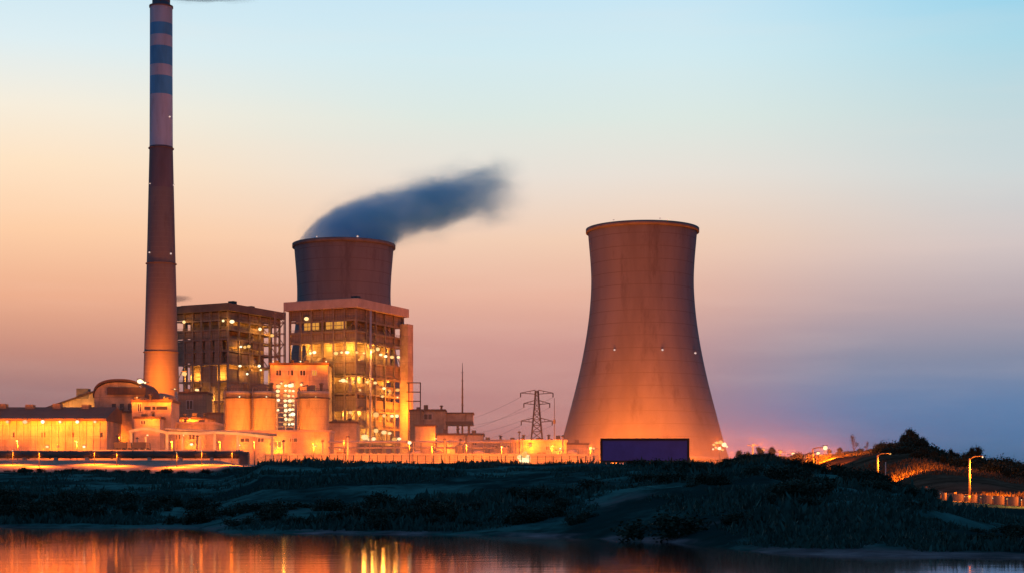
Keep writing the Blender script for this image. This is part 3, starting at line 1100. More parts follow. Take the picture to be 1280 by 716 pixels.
# barrel roofed building
d = 675
BV = thing('vaulted_building', (X(149, d), d, PADZ), 'barrel-roofed building at the end of the conveyor, dark curved roof', 'building')
x0, x1, zt0, zw = X(117, d), X(182, d), Z(476, d), Z(497, d)
vw = MB()
vw.box(x0 + .3, x1 - .3, d, d + 26, PADZ - .4, zw)
nseg = 20
arc = []
for i in range(nseg + 1):
    a = math.pi * i / nseg
    ca, sa = math.cos(a), math.sin(a)
    arc.append(((x0 + x1) / 2 - (x1 - x0) / 2 * math.copysign(abs(ca) ** .8, ca), zw + (zt0 - zw) * abs(sa) ** .75))
vw.add([(x * .985 + .015 * (x0 + x1) / 2, d, z - .4 if z > zw + .5 else z) for x, z in arc], [tuple(range(nseg, -1, -1))][::1])
vw.build('wall', M['wall_b'], BV)
vr = MB()
vs = []
for x, z in arc:
    vs += [(x, d - 1.2, z), (x, d + 27, z), (x, d - 1.2, z + .9), (x, d + 27, z + .9)]
fs = []
for i in range(nseg):
    b0, b1 = 4 * i, 4 * i + 4
    fs += [(b0, b1, b1 + 2, b0 + 2), (b0 + 2, b1 + 2, b1 + 3, b0 + 3), (b0 + 1, b0 + 3, b1 + 3, b1 + 1), (b0, b0 + 1, b1 + 1, b1)]
vr.add(vs, fs)
vr.box(X(135, d), x1 + .3, d - 1.4, d - .9, Z(493, d), Z(484, d))
vr.build('roof', M['roof'], BV)
for px in (140, 150, 160, 170):
    hh = MB()
    hh.box(X(px, d), X(px + 5, d), d - .3, d - .01, Z(512, d), Z(504, d))
    hh.build('window', M['glass'], BV)
lamp(BV, (X(176, d), d - 1.5, Z(476.5, d)), .8, 900)

for k, px in enumerate((-40, 4, 38, 72, 108)):
    v = MB()
    x = X(px, 654)
    v.box(x - 1.5, x + 1.5, 652, 656, Z(511, 654), Z(505.5 - k % 2, 654))
    v.build('ridge_vent', M['clad'], CS)
building('sorting_house', 'stepped orange sorting house joining the shed to the barrel-roofed building', 'building', 131, 168, 513, 664, 10, 'wall_b', vents=3, win=[(140, 146, 520, 526, 0)], lamps=[(150, 521, .3, 1600)])
building('gate_house', 'small stepped gatehouse with flat roof over the arched trestle bay', 'building', 168, 200, 520, 646, 8, 'wall', vents=2, win=[(176, 182, 525, 530, 0)], lamps=[(190, 524, .25, 1200)])
building('works_annex', 'orange annex block between the office block and the silos', 'building', 212, 262, 521, 700, 12, 'wall', vents=4, win=[(222, 232, 526, 532, 0), (243, 250, 526, 532, 0)], lamps=[(238, 523, .3, 2200)])
# round dark tank at the chimney foot
d = 700
TK = thing('ash_tank', (X(197, d), d + 8, PADZ), 'round dark ash tank right in front of the chimney foot', 'tank')
tk = MB()
c = (X(197, d), d + 8)
tk.lathe(c, [(6.3, PADZ - .4), (6.3, Z(496, d)), (5.8, Z(494, d)), (2, Z(490, d)), (.05, Z(489.5, d))], 32)
tk.build('shell', M['clad'], TK)
tk = MB()
tk.lathe(c, [(6.35, Z(500, d)), (6.7, Z(500, d)), (6.7, Z(499, d)), (6.35, Z(499, d))], 32)
tk.build('ring', M['dsteel'], TK)

building('control_block', 'stepped office block with a shuttered strip just left of the trestle frames', 'building', 165, 214, 499, 655, 16, 'wall', vents=3,
         win=[(180, 210, 507, 512, 0), (172, 177, 504, 514, 0)], lamps=[(190, 533, .35, 900), (206, 496, .3, 2500), (172, 496.5, .3, 1500)])  # the strongest roof lamp is added to light the chimney
building('dark_annex', 'dark brown annex with pale corner post under the dark boiler house', 'building', 222, 258, 489, 760, 14, 'clad', vents=2, win=[(233, 241, 500, 511, 0)],
         lamps=[(231, 467, .9, 2200)])
pl = MB()
pl.box(X(219, 750), X(221.5, 750), 750, 752, PADZ - .4, Z(489, 750))
tag(pl.build('corner_post', M['pale_steel']), 'pale upright post at the corner of the dark annex', 'post')
building('pump_house', 'small grey pump house tucked in left of the silos', 'building', 256, 277, 515, 720, 10, 'clad', lamps=[(246, 487, .5, 0)])
building('lower_works', 'long plain low works building behind the yellow trestle frames', 'building', 133, 268, 527, 665, 20, 'wall_b', vents=5,
         win=[(218, 226, 541, 549, 0), (236, 244, 541, 549, 0)], roof='slab', lamps=[(240, 555, .45, 1500), (152, 546, .4, 1500)])
building('mill_house', 'two-storey mill house behind the silos with a dark flat roof', 'building', 338, 410, 453, 745, 16, 'wall', vents=4,
         win=[(345, 352, 462, 469, 0), (360, 367, 462, 469, 0), (375, 382, 462, 469, 0), (390, 396, 462, 469, 1)], lamps=[(352, 479, .6, 500), (365, 481, .8, 500), (377, 480.5, .75, 500), (342, 451.5, .35, 900), (376, 451.5, .35, 900), (408, 451.5, .35, 1400)])  # the three lamps at roof level are added to light the boiler house
building('ash_hopper_block', 'narrow pale block between the silos and the bright boiler house', 'building', 411, 446, 526, 720, 14, 'wall_b', vents=2, lamps=[(425, 561, .5, 900)])

building('filter_hall', 'low wide filter hall with a yellow strip in front of the silos', 'building', 270, 412, 537, 668, 16, 'wall', vents=0, roof='slab',
         win=[(300, 312, 547, 552, 0), (322, 330, 547, 552, 0), (342, 352, 551, 559, 1), (362, 372, 547, 552, 0)], lamps=[(345, 560, .4, 2500), (395, 557, .3, 1500), (300, 556, .25, 900)])
# silos
SM = None
for i, (pa, pb_, lab) in enumerate(((277, 312, 'leftmost of the pale storage silos below the dark boiler house'),
                                    (312, 345, 'pale storage silo between the leftmost silo and the lamp ladder'),
                                    (369, 409, 'widest pale storage silo, right of the bright lamp ladder'))):
    d = 705
    r = X(pb_, d) / 2 - X(pa, d) / 2
    c = ((X(pa, d) + X(pb_, d)) / 2, d + r)
    T = thing('storage_silo', (*c, PADZ), lab, 'silo', 'pale storage silos')
    zt_ = Z(488, d)
    s_ = MB()
    s_.lathe(c, [(r, PADZ - .4), (r, zt_ - 1.4), (r + .15, zt_ - 1.4), (r + .15, zt_)], 40, cap=True)
    s_.build('shell', M['silo'], T)
    s_ = MB()
    s_.lathe(c, [(r + .16, zt_ - 3.2), (r + .75, zt_ - 3.1), (r + .75, zt_ - 2.7), (r + .16, zt_ - 2.7)], 40)
    s_.build('gallery', M['dsteel'], T)
    s_ = MB()
    for k in range(28):
        a = 2 * math.pi * k / 28
        s_.bar((c[0] + r * .97 * math.cos(a), c[1] + r * .97 * math.sin(a), zt_), (c[0] + r * .97 * math.cos(a), c[1] + r * .97 * math.sin(a), zt_ + 1.1), .12)
    s_.lathe(c, [(r * .97 - .06, zt_ + 1.0), (r * .97 + .06, zt_ + 1.0), (r * .97 + .06, zt_ + 1.15), (r * .97 - .06, zt_ + 1.15), (r * .97 - .06, zt_ + 1.0)], 28)
    s_.build('railing', M['dsteel'], T)
    s_ = MB()
    s_.box(c[0] - 2.3, c[0] + 1.2, c[1] - r * .6, c[1] + 1, zt_, zt_ + 2.6)
    s_.lathe((c[0] + r * .55, c[1] - r * .3), [(.7, zt_), (.7, zt_ + 3), (1.1, zt_ + 3.1), (1.1, zt_ + 3.5), (.1, zt_ + 3.9)], 14)
    s_.build('filter_box', M['clad'], T)
    s_ = MB()
    s_.tube([(c[0] - r * .8, c[1] - r * .75, PADZ), (c[0] - r * .8, c[1] - r * .75, zt_ + 1.5), (c[0] - r * .3, c[1] - r * .3, zt_ + 2.8)], .28, 8)
    s_.build('filling_pipe', M['steel'], T)
    lamp(T, (c[0] + r * .3, d - 1.2 + r * .05, zt_ - 2.6), .25)
    light((c[0] - r * .2, d - 10, PADZ + 8), 4600, SODIUM, .6, T, FWD)  # both lights here are added without fixtures to brighten the silo
    light((c[0] + r * .3, d - 9, PADZ + 20), 1500, AMBER, .6, T, FWD)
# ladder of bright lamps between the silos
d = 700
LT = thing('lamp_ladder', (X(357, d), d, PADZ), 'upright frame of very bright lamps standing between the silos', 'lamp tower')
lf = MB()
for px in (346, 357, 368):
    lf.bar((X(px, d), d, PADZ - .3), (X(px, d), d, Z(481, d)), .35)
ys = [482, 488, 494, 500, 506, 512, 518, 524, 530]
for y in ys:
    lf.bar((X(346, d), d, Z(y + 3, d)), (X(368, d), d, Z(y + 3, d)), .25)
lf.build('frame', M['pale_steel'], LT)
for i, y in enumerate(ys):
    for px in (348, 357, 362, 366.5):
        if px == 348 and i in (4, 6, 8, 7):
            continue
        lamp(LT, (X(px, d) + RND.uniform(-.3, .3), d - .8, Z(y, d) + RND.uniform(-.2, .2)), RND.uniform(.55, .8), 650 if px == 357 and i % 2 == 0 else 0)

# trestle frames in front of the low works
d = 600
TR = thing('pipe_trestle', (X(250, d), d, PADZ), 'yellow lit pipe trestle of upright frames with one arched bay', 'trestle')
def post(px, y0, w=.9):
    p_ = MB()
    p_.box(X(px, d) - w / 2, X(px, d) + w / 2, d, d + w, PADZ - .3, Z(y0, d))
    p_.build('post', M['pale_steel'], TR)
for px, y0 in ((163.5, 538), (208.5, 540), (268, 541), (297, 543), (340, 547)):
    post(px, y0)
for px, y0 in ((182, 545), (228, 545), (250, 546)):
    post(px, y0, .6)
tb_ = MB()
def beam(pts, hh=.8):
    for (a, y0), (c, y1) in zip(pts, pts[1:]):
        tb_.bar((X(a, d), d - .4, Z(y0, d)), (X(c, d), d - .4, Z(y1, d)), .7, hh)
beam([(162, 539.5), (168, 537.5), (178, 535.5), (187, 535.5), (198, 538), (210, 540.5), (250, 541.5), (268, 540), (298, 541.5), (342, 546.5)], 1.0)
tb_.build('beam', M['pale_steel'], TR)
tp = MB()
for k, (dz, rr) in enumerate(((1.2, .5), (1.1, .35))):
    tp.tube([(X(206, d), d + .8 + k * 1.3, Z(540, d) + dz), (X(345, d), d + .8 + k * 1.3, Z(547, d) + dz)], rr, 10)
tp.build('pipe', M['silo'], TR)
for px in (185, 230, 282, 318):
    lamp(TR, (X(px, d), d - .9, Z(543.5, d)), .28)
    light((X(px, d), d - 7, Z(548, d)), 2600, AMBER, .6, TR, FWD)
# parked trucks and equipment in the yard under the trestle
for k, (px, lab) in enumerate(((143, 'dark flatbed truck parked left of the yellow trestle'), (166, 'dark flatbed truck parked under the arched trestle bay'))):
    d2 = 592
    T = thing('parked_truck', (X(px, d2), d2, PADZ + 1.2), lab, 'truck', 'trucks parked by the trestle')
    x = X(px, d2)
    z = Z(559, d2)
    t_ = MB()
    t_.box(x, x + 4.4, d2, d2 + 2.3, z - .3, z + 2.0)
    t_.build('cargo_bed', M['pipe'], T)
    t_ = MB()
    t_.hexa([(x + 4.6, d2, z - .3), (x + 6.2, d2, z - .3), (x + 6.2, d2 + 2.3, z - .3), (x + 4.6, d2 + 2.3, z - .3), (x + 4.6, d2, z + 1.9), (x + 5.8, d2, z + 1.9), (x + 5.8, d2 + 2.3, z + 1.9), (x + 4.6, d2 + 2.3, z + 1.9)])
    t_.build('cab', M['clad'], T)
    for wx in (.9, 3.2, 5.4):
        for wy in (0.15, 2.15):
            t_ = MB()
            t_.tube([(x + wx, d2 + wy - .2, z - .6), (x + wx, d2 + wy + .2, z - .6)], .55, 14)
            t_.build('wheel', M['black'], T)
yd = MB()
yd.box(X(120, 590), X(300, 590), 586, 600, PADZ - 1, Z(562, 590))
tag(yd.build('loading_dock', M['conc']), 'long concrete loading dock in front of the yellow trestle', 'dock')

# pipe rack and small plant in front of the boiler house
d = 655
PR = thing('pipe_rack', (X(430, d), d, PADZ), 'two-level pipe rack crossing in front of the large boiler house', 'pipe rack')
fr = MB()
for px in range(414, 640, 16):
    for q in (0, 3.2):
        fr.bar((X(px, d), d + q, PADZ - .3), (X(px, d), d + q, Z(553, d)), .3)
    for y in (553, 560):
        fr.bar((X(px, d), d, Z(y, d)), (X(px, d), d + 3.2, Z(y, d)), .28)
for y in (553, 560):
    fr.bar((X(414, d), d, Z(y, d)), (X(638, d), d, Z(y, d)), .25)
fr.build('frame', M['steel'], PR)
for k, (q, y, r) in enumerate(((.5, 552, .32), (1.4, 552.3, .22), (2.4, 551.6, .42), (.7, 559.2, .3), (1.8, 559, .4))):
    pp = MB()
    pp.tube([(X(410, d), d + q, Z(y, d)), (X(520 + k * 4, d), d + q, Z(y, d)), (X(640 - k * 7, d), d + q, Z(y, d)), (X(640 - k * 7, d), d + q, PADZ)], r, 8)
    pp.build('pipe', (M['silo'], M['steel'], M['pale_steel'])[k % 3], PR)
for k in range(16):
    px = RND.choice((RND.uniform(330, 440), RND.uniform(505, 735), RND.uniform(140, 260)))
    d = RND.uniform(628, 650)
    T = thing('vent_stack', (X(px, d), d, PADZ), 'thin steel vent stack standing among the low plant buildings', 'vent stack', 'thin vent stacks in the yard')
    h = Z(RND.uniform(538, 556), d)
    v = MB()
    v.tube([(X(px, d), d, PADZ - .3), (X(px, d), d, h)], RND.uniform(.18, .4), 10)
    v.build('pipe', M[RND.choice(('steel', 'silo', 'dsteel'))], T)
    v = MB()
    v.lathe((X(px, d), d), [(.3, h - .2), (.7, h), (.7, h + .15), (.05, h + .6)], 10)
    v.build('cowl', M['dsteel'], T)
for k in range(22):
    px = RND.choice((RND.uniform(325, 440), RND.uniform(505, 735), RND.uniform(505, 735)))
    d = RND.uniform(643, 654)
    w_, h = RND.uniform(2, 5), RND.uniform(2.2, 6.5)
    x = X(px, d)
    T = thing('equipment_cabin', (x, d, PADZ), 'small boxy equipment cabin among the low plant buildings', 'cabin', 'equipment cabins in the yard')
    v = MB()
    v.box(x - w_ / 2, x + w_ / 2, d, d + 3, PADZ - .3, PADZ + h)
    v.build('wall', M[RND.choice(('wall', 'wall_b', 'clad', 'steel'))], T)
    v = MB()
    v.box(x - w_ / 2 - .2, x + w_ / 2 + .2, d - .3, d + 3.2, PADZ + h, PADZ + h + .25)
    v.build('roof', M['roof'], T)
    v = MB()
    v.box(x - .5, x + .5, d - .08, d - .01, PADZ, PADZ + 2)
    v.build('door', M['dsteel'], T)
for k in range(7):
    px = (520, 548, 574, 598, 632, 672, 716)[k]
    d = 648
    r = RND.uniform(1.2, 2.2)
    c = (X(px, d), d)
    h = RND.uniform(5, 9.5)
    T = thing('process_tank', (*c, PADZ), 'small domed process tank among the low buildings right of the boiler house', 'tank', 'small domed tanks in the yard')
    v = MB()
    v.lathe(c, [(r, PADZ - .3), (r, PADZ + h), (r * .8, PADZ + h + .5), (r * .3, PADZ + h + .8), (.05, PADZ + h + .85)], 20)
    v.build('shell', M[('silo', 'wall_b', 'clad')[k % 3]], T)
    v = MB()
    v.tube([(c[0] + r + .2, d - .3, PADZ), (c[0] + r + .2, d - .3, PADZ + h + .9), (c[0], d, PADZ + h + 1.1)], .16, 8)
    v.build('pipe', M['steel'], T)

# big pipeline on low supports along the left bank, ending in a valve block
d = 505
PL = thing('pipeline', (X(140, d), d, PADZ), 'thick dark pipeline running level along the left bank to a valve block', 'pipeline')
zc, rp = Z(567.5, d), 1.12
pm = MB()
pm.tube([(X(-130, d), d, zc), (X(40, d), d, zc), (X(170, d), d, zc - .05), (X(303, d), d, zc - .1)], rp, 20)
for px in range(-120, 300, 26):
    pm.tube([(X(px, d) - .15, d, zc - .05), (X(px, d) + .15, d, zc - .05)], rp + .18, 20)
pm.build('pipe', M['pipe'], PL)
vb = MB()
vb.box(X(300, d), X(311, d), d - 1.4, d + 1.6, PADZ - 1.2, Z(564.5, d))
vb.box(X(302, d), X(309, d), d - 1.6, d - 1.4, Z(574, d), Z(568, d))
vb.build('valve_block', M['dsteel'], PL)
for px in range(-125, 300, 39):
    sp_ = MB()
    g0 = min(ground_z(X(px, d), d - 1), PADZ)
    sp_.box(X(px, d) - .5, X(px, d) + .5, d - .8, d + .8, g0 - .6, zc - rp * .8)
    sp_.build('support', M['conc'], PL)
for k, px in enumerate((-150, -95, -52, 16, 49, 118, 146, 221, 252, 290)):  # bollard lamps added to light the slope under the pipeline
    dd = 470 + (k * 7) % 12
    x = X(px, dd)
    gz = ground_z(x, dd)
    T = thing('added_bank_lamp', (x, dd, gz), 'low bollard lamp added to light the slope below the thick dark pipeline', 'lamp', 'added bollard lamps below the pipeline')
    am = MB()
    am.tube([(x, dd, gz - .2), (x, dd, gz + 4.3)], [.1, .07], 8)
    am.build('post', M['dsteel'], T)
    lamp(T, (x, dd - .3, gz + 4.1), .1)
    light((x, dd - .8, gz + 4.0), 3600, SODIUM, .5, T, DOWN)

# ------------------------------------------------------------------ buildings right of the boiler house
building('switch_house', 'squat brown switch house with rounded tank against the stair shaft', 'building', 512, 528, 511, 770, 12, 'clad', vents=1)
building('turbine_annex', 'two-tone annex with a lit gable right of the stair shaft', 'building', 527, 556, 511, 780, 16, 'wall_b', vents=2, win=[(530, 540, 517, 524, 0)])
OV = building('transfer_house', 'upper box of a transfer house overhanging a dark underside below the mast', 'building', 555, 591, 515, 790, 14, 'wall_b', zb=Z(526, 790), parapet=.6)
ub = MB()
ub.box(X(551, 790), X(591.5, 790), 789, 804, Z(530.5, 790), Z(526.3, 790))
ub.build('underside', M['dsteel'], OV)
for px in (558, 572, 586):
    cb_ = MB()
    cb_.box(X(px, 790) - .6, X(px, 790) + .6, 792, 793.2, PADZ - .3, Z(530.5, 790))
    cb_.build('column', M['steel'], OV)
building('cube_store', 'bright square store building below the two-tone annex', 'building', 519, 544, 530, 740, 12, 'wall', vents=1, lamps=[(545, 548, .35, 1500)])
building('ramp_house', 'pale low hall with brighter yellow front below the transfer house', 'building', 546, 604, 541, 735, 18, 'wall', vents=3, win=[(560, 566, 551, 556, 1), (590, 596, 551, 556, 0)],
         lamps=[(556, 566, .3, 2200)])
building('long_hall', 'long low hall stretching towards the foot of the lone cooling tower', 'building', 604, 708, 549, 745, 20, 'wall_b', vents=7, roof='slab',
         win=[(615, 622, 556, 561, 0), (630, 637, 556, 561, 0), (682, 688, 557, 562, 0)], lamps=[(663, 556.5, .8, 3500), (700, 560, .35, 2500)])
building('north_store', 'low store set back between the long hall and the lone cooling tower', 'building', 640, 735, 553, 765, 12, 'wall', vents=3)

# small steel frame beside the stair shaft
d = 765
SF = thing('pipe_gantry', (X(519, d), d, PADZ), 'thin square pipe gantry sticking out right of the stair shaft', 'gantry')
fb = MB()
for a, y0, c, y1 in ((508, 478, 526, 478), (525.5, 478, 525.5, 560), (508, 501, 526, 501), (511, 478, 511, 560), (508, 489.5, 526, 489.5)):
    fb.bar((X(a, d), d, Z(y0, d)), (X(c, d), d, Z(y1, d)), .5)
fb.build('frame', M['dsteel'], SF)

# lightning mast
d = 800
MA = thing('lightning_mast', (X(578, d), d, PADZ), 'tall thin lightning mast rising behind the transfer house', 'mast')
mb_ = MB()
mb_.tube([(X(578, d), d, PADZ - .3), (X(578, d), d, Z(500, d)), (X(578, d), d, Z(475, d)), (X(578, d), d, Z(453, d))], [.55, .4, .28, .1], 8)
mb_.build('pole', M['dsteel'], MA)
mb_ = MB()
for k in range(12):
    z = PADZ + 6 + k * 4
    mb_.bar((X(578, d) - .8, d, z), (X(578, d) + .8, d, z), .15)
mb_.build('rung', M['dsteel'], MA)
d = 820
PO = thing('aerial_pole', (X(693, d), d, PADZ), 'thin aerial pole with a small box right of the pylon', 'pole')
mb_ = MB()
mb_.tube([(X(693, d), d, PADZ - .3), (X(693, d), d, Z(497, d))], [.28, .12], 8)
mb_.build('pole', M['dsteel'], PO)
mb_ = MB()
mb_.box(X(691.5, d), X(694.5, d), d - .5, d + .5, Z(529, d), Z(524, d))
mb_.build('junction_box', M['dsteel'], PO)

# pylon
d = 900
PY = thing('electricity_pylon', (X(671, d), d, PADZ), 'steel lattice electricity pylon left of the lone cooling tower', 'pylon')
pm = MB()
def pw(z):
    t = (z - PADZ) / (Z(488, d) - PADZ)
    return 4.6 * (1 - t) ** 1.2 + .75
zs_ = [PADZ - .3] + [Z(y, d) for y in (585, 572, 560, 549, 539, 531, 524, 517, 510, 503, 497, 491, 488)]
cx = X(671, d)
for z0, z1 in zip(zs_, zs_[1:]):
    a, c = pw(z0), pw(z1)
    for sx_, sy_ in ((-1, -1), (1, -1), (1, 1), (-1, 1)):
        pm.bar((cx + sx_ * a, d + sy_ * a, z0), (cx + sx_ * c, d + sy_ * c, z1), .6)
    for s_ in (-1, 1):
        pm.bar((cx - a, d + s_ * a, z0), (cx + c, d + s_ * c, z1), .24)
        pm.bar((cx + a, d + s_ * a, z0), (cx - c, d + s_ * c, z1), .24)
        pm.bar((cx - c, d + s_ * c, z1), (cx + c, d + s_ * c, z1), .2)
        pm.bar((cx + s_ * a, d - a, z0), (cx + s_ * c, d + c, z1), .24)
pm.build('lattice', M['dsteel'], PY)
for y, hw in ((490, 9.0), (503, 7.2), (525, 8.6)):
    am = MB()
    z = Z(y, d)
    w_ = pw(z)
    for s_ in (-1, 1):
        tip = Vector((cx + s_ * hw, d, z - .3))
        for q in (-1, 1):
            am.bar((cx + s_ * w_, d + q * w_, z - .9), tip, .3)
            am.bar((cx + s_ * w_, d + q * w_, z + 1.3), tip, .3)
        for f in (.35, .65):
            am.bar((cx + s_ * (w_ + (hw - w_) * f), d, z - .6), (cx + s_ * (w_ + (hw - w_) * f), d, z + 1.2 * (1 - f)), .22)
    ao = am.build('cross_arm', M['dsteel'], PY)
    for s_ in (-1, 1):
        im = MB()
        im.tube([(cx + s_ * (hw - .1), d, z - .3), (cx + s_ * (hw - .1), d, z - 2.6)], .3, 8)
        im.build('insulator', M['dsteel'], ao)
cbm = MB()
for y, hw in ((490, 9.0), (503, 7.2), (525, 8.6)):
    for s_ in (-1, 1):
        a0 = Vector((cx + s_ * hw, d, Z(y, d) - 2.6))
        a1 = Vector((X(560, 1050) + s_ * hw, 1050, Z(y, d) - 12))
        pts = []
        for i in range(13):
            t = i / 12
            p = a0.lerp(a1, t)
            p.z -= 6 * 4 * t * (1 - t) * .5
            pts.append(p)
        cbm.tube(pts, .055, 4)
cbm.build('cable', M['dsteel'], PY)

# perimeter wall of the plant in front of everything, with piers
d = 640
PW = MB()
x0, x1 = X(322, d), X(748, d)
PW.box(x0, x1, d, d + .5, 12.5, Z(566.5, d))
n = 48
for i in range(n + 1):
    x = x0 + (x1 - x0) * i / n
    PW.box(x - .35, x + .35, d - .2, d + .7, 12.5, Z(565.5, d))
tag(PW.build('perimeter_wall', M['conc']), 'orange-lit perimeter wall with piers at the top of the bank', 'wall')
# security fence on the crest of the bank
FN = thing('security_fence', (X(400, 305), 305, 8.9), 'thin dark wire fence along the crest of the bank', 'fence')
prev = None
fw = MB()
for i in range(44):
    px = 322 + i * 10
    dd = column(px)[3][0] + 4
    x, z = X(px, dd), ground_z(X(px, dd), dd)
    fp = MB()
    fp.bar((x, dd, z - .3), (x, dd, z + 1.5), .11)
    fp.build('post', M['dsteel'], FN)
    top = Vector((x, dd, z))
    if prev:
        for h in (.4, .8, 1.2, 1.45):
            fw.bar(prev + Vector((0, 0, h)), top + Vector((0, 0, h)), .035)
    prev = top
fw.build('wire', M['dsteel'], FN)

# yard lamps: short posts with heads, standing among the low buildings, extras added to light the facades
yard = [(318, 618, 553, 9000), (392, 618, 556, 9000), (430, 622, 551, 7000), (512, 622, 553, 9000), (540, 620, 559, 7000), (583, 622, 556, 8000), (627, 622, 559, 7000),
        (690, 622, 558, 7000), (738, 622, 560, 9000), (22, 575, 551, 9000), (96, 575, 552, 9000), (215, 560, 552, 8000), (275, 560, 553, 8000), (-60, 575, 551, 9000)]
where = ['in front of the leftmost silo', 'below the lamp ladder right side', 'in front of the narrow pale block', 'below the stair shaft', 'in front of the bright square store',
         'in front of the pale low hall', 'at the left end of the long hall', 'at the right end of the long hall', 'left of the purple billboard', 'in front of the coal shed near the photo edge',
         'in front of the coal shed near its right end', 'by the arched trestle bay', 'by the last trestle frames', 'beyond the left photo edge']
for (px, d, y, pw_), wh in zip(yard, where):
    gz = PADZ if d >= 560 else 13.9
    T = thing('yard_lamp', (X(px, d), d, gz), 'short yard lamp post ' + wh, 'lamp post', 'lamp posts in the plant yard')
    p_ = MB()
    p_.tube([(X(px, d), d, gz - .3), (X(px, d), d, Z(y, d) + .3)], [.16, .1], 8)
    p_.build('post', M['dsteel'], T)
    lamp(T, (X(px, d), d - .5, Z(y, d)), .3 if px not in (738, 512) else .6)
    light((X(px, d), d - 1.2, Z(y, d) - .3), pw_, SODIUM, .4, T, FWD)
# the blazing floodlight cluster low in the middle
d = 600
FC = thing('floodlight_cluster', (X(655, d), d, 13), 'blazing white floodlight cluster at the bank top below the pylon', 'floodlight')
p_ = MB()
p_.box(X(649, d), X(661, d), d + 1, d + 1.6, 12.5, Z(573, d))
p_.build('stand', M['steel'], FC)
for px, y, r in ((651, 571, .9), (655, 569, 1.15), (659, 571.5, 1.0), (657, 574, 1.05), (652, 575, .9), (660.5, 575.5, .7), (657, 565, .5)):
    lamp(FC, (X(px, d), d, Z(y, d)), r, 0, bulb_mesh)
light((X(655, d), d - 3, Z(570, d)), 9000, AMBER, 1.2, FC)


# floodlight masts for the cooling tower
def flood_mast(px, d, y, heads, power, label, aim=UP, r=.9, color=SODIUM, gz=None, hr=None):
    gz = gz if gz is not None else max(ground_z(X(px, d), d), 8)
    T = thing('floodlight_mast', (X(px, d), d, gz), label, 'floodlight mast', 'floodlight masts around the cooling tower')
    p_ = MB()
    p_.tube([(X(px, d), d, gz - .4), (X(px, d), d, Z(y, d) + .2)], [.4, .22], 10)
    p_.bar((X(px, d) - 2.2, d, Z(y, d)), (X(px, d) + 2.2, d, Z(y, d)), .3)
    p_.build('mast', M['steel'], T)
    for dx, dy, rr in heads:
        lamp(T, (X(px + dx, d), d - 1.1, Z(y + dy, d)), rr * (.8 if len(heads) > 3 else 1), 0, bulb_mesh if len(heads) > 3 else None)
    if power:
        light((X(px, d), d + 3.0, Z(y, d) + 1.0), power, color, 1.0, T, aim)
    return T


flood_mast(900, 770, 556, [(-8, -.5, .9), (-4.5, -3, 1.0), (.5, -3.5, 1.5), (5, -.5, 1.2), (-1, 4, 1.2), (-5.5, 3, .8), (8.5, 2, .7), (3, 6, .6), (-9, 5, .5)], 26000,
           'brightest mast of clustered floodlights at the right foot of the lone cooling tower', None)
flood_mast(869, 640, 579, [(0, 0, .7)], 12000, 'low single floodlight just right of the purple billboard')
flood_mast(742, 740, 560, [(0, 0, .5)], 5000, 'floodlight mast at the left foot of the lone cooling tower')
flood_mast(700, 690, 562, [(0, 0, .3)], 4500, 'small floodlight mast between the long hall and the purple billboard')
flood_mast(918, 600, 575, [(0, 0, .5)], 2600, 'small floodlight on the bank right of the clustered floodlights', None)
flood_mast(722, 778, 573, [(0, 0, .3)], 34000, 'small mast of floodlights added at the far left foot of the cooling tower')  # this and the next three masts are added to light the tower base
flood_mast(757, 775, 581, [(0, 0, .3)], 34000, 'small floodlight mast added just left of the purple billboard')
flood_mast(800, 775, 580, [(0, 0, .3)], 30000, 'floodlight mast added out of sight behind the middle of the purple billboard')
flood_mast(850, 775, 580, [(0, 0, .3)], 12000, 'floodlight mast added behind the right end of the purple billboard')
flood_mast(181, 772, 477, [(-2, 0, .55), (1, 1, .4)], 14000, 'floodlight mast peeping out at the left foot of the chimney')
flood_mast(219, 768, 486, [(0, 0, .4)], 12000, 'floodlight mast added at the right foot of the chimney')  # added to light the chimney shaft
for px, d, y, r, pw_, lab in ((953, 640, 562, .75, 9000, 'first small lamp right of the floodlight cluster, over the dark bushes'),
                              (975, 640, 564.5, .8, 9000, 'second small lamp right of the floodlight cluster, over the dark bushes'),
                              (991, 620, 567, .5, 6000, 'faint small lamp on the hill just left of the tall road lamps'),
                              (941, 650, 556, .45, 6000, 'tiny high lamp right of the floodlight cluster')):
    flood_mast(px, d, y, [(0, 0, r)], pw_ * .5, lab, None)


# road lamps on the right
def road_lamp(px, d, ytop, power, label, arm=1, r=.28, off=0.0, glow=True):
    x = X(px, d)
    gz = ground_z(x, d)
    zt_ = Z(ytop, d)
    T = thing('street_lamp', (x, d, gz), label, 'street lamp', 'street lamps along the right-hand road')
    k = d / 200.0
    p_ = MB()
    p_.tube([(x, d, gz - .3), (x, d, zt_ - .2)], [.15 * k, .11 * k], 10)
    p_.tube([(x, d, gz - .2), (x, d, gz + .9)], .2 * k, 10)
    p_.build('post', M['steel'], T)
    a_ = MB()
    e = Vector((x + arm * 1.5 * k, d - .3, zt_ + .15))
    a_.tube([(x, d, zt_ - .3), (x + arm * .5 * k, d - .1, zt_ + .1), e], .07 * k, 8)
    a_.build('arm', M['dsteel'], T)
    lamp(T, e + Vector((0, 0, -.12)), r * k)
    if power:
        light(e + Vector((0, -.3, -.5 - r * k)), power * 2.2, SODIUM, .25 * k, T, ROAD)
        light(Vector((x, d - 2.6 * k, zt_ - .6)), power * .12, SODIUM, .2, T, FWD)


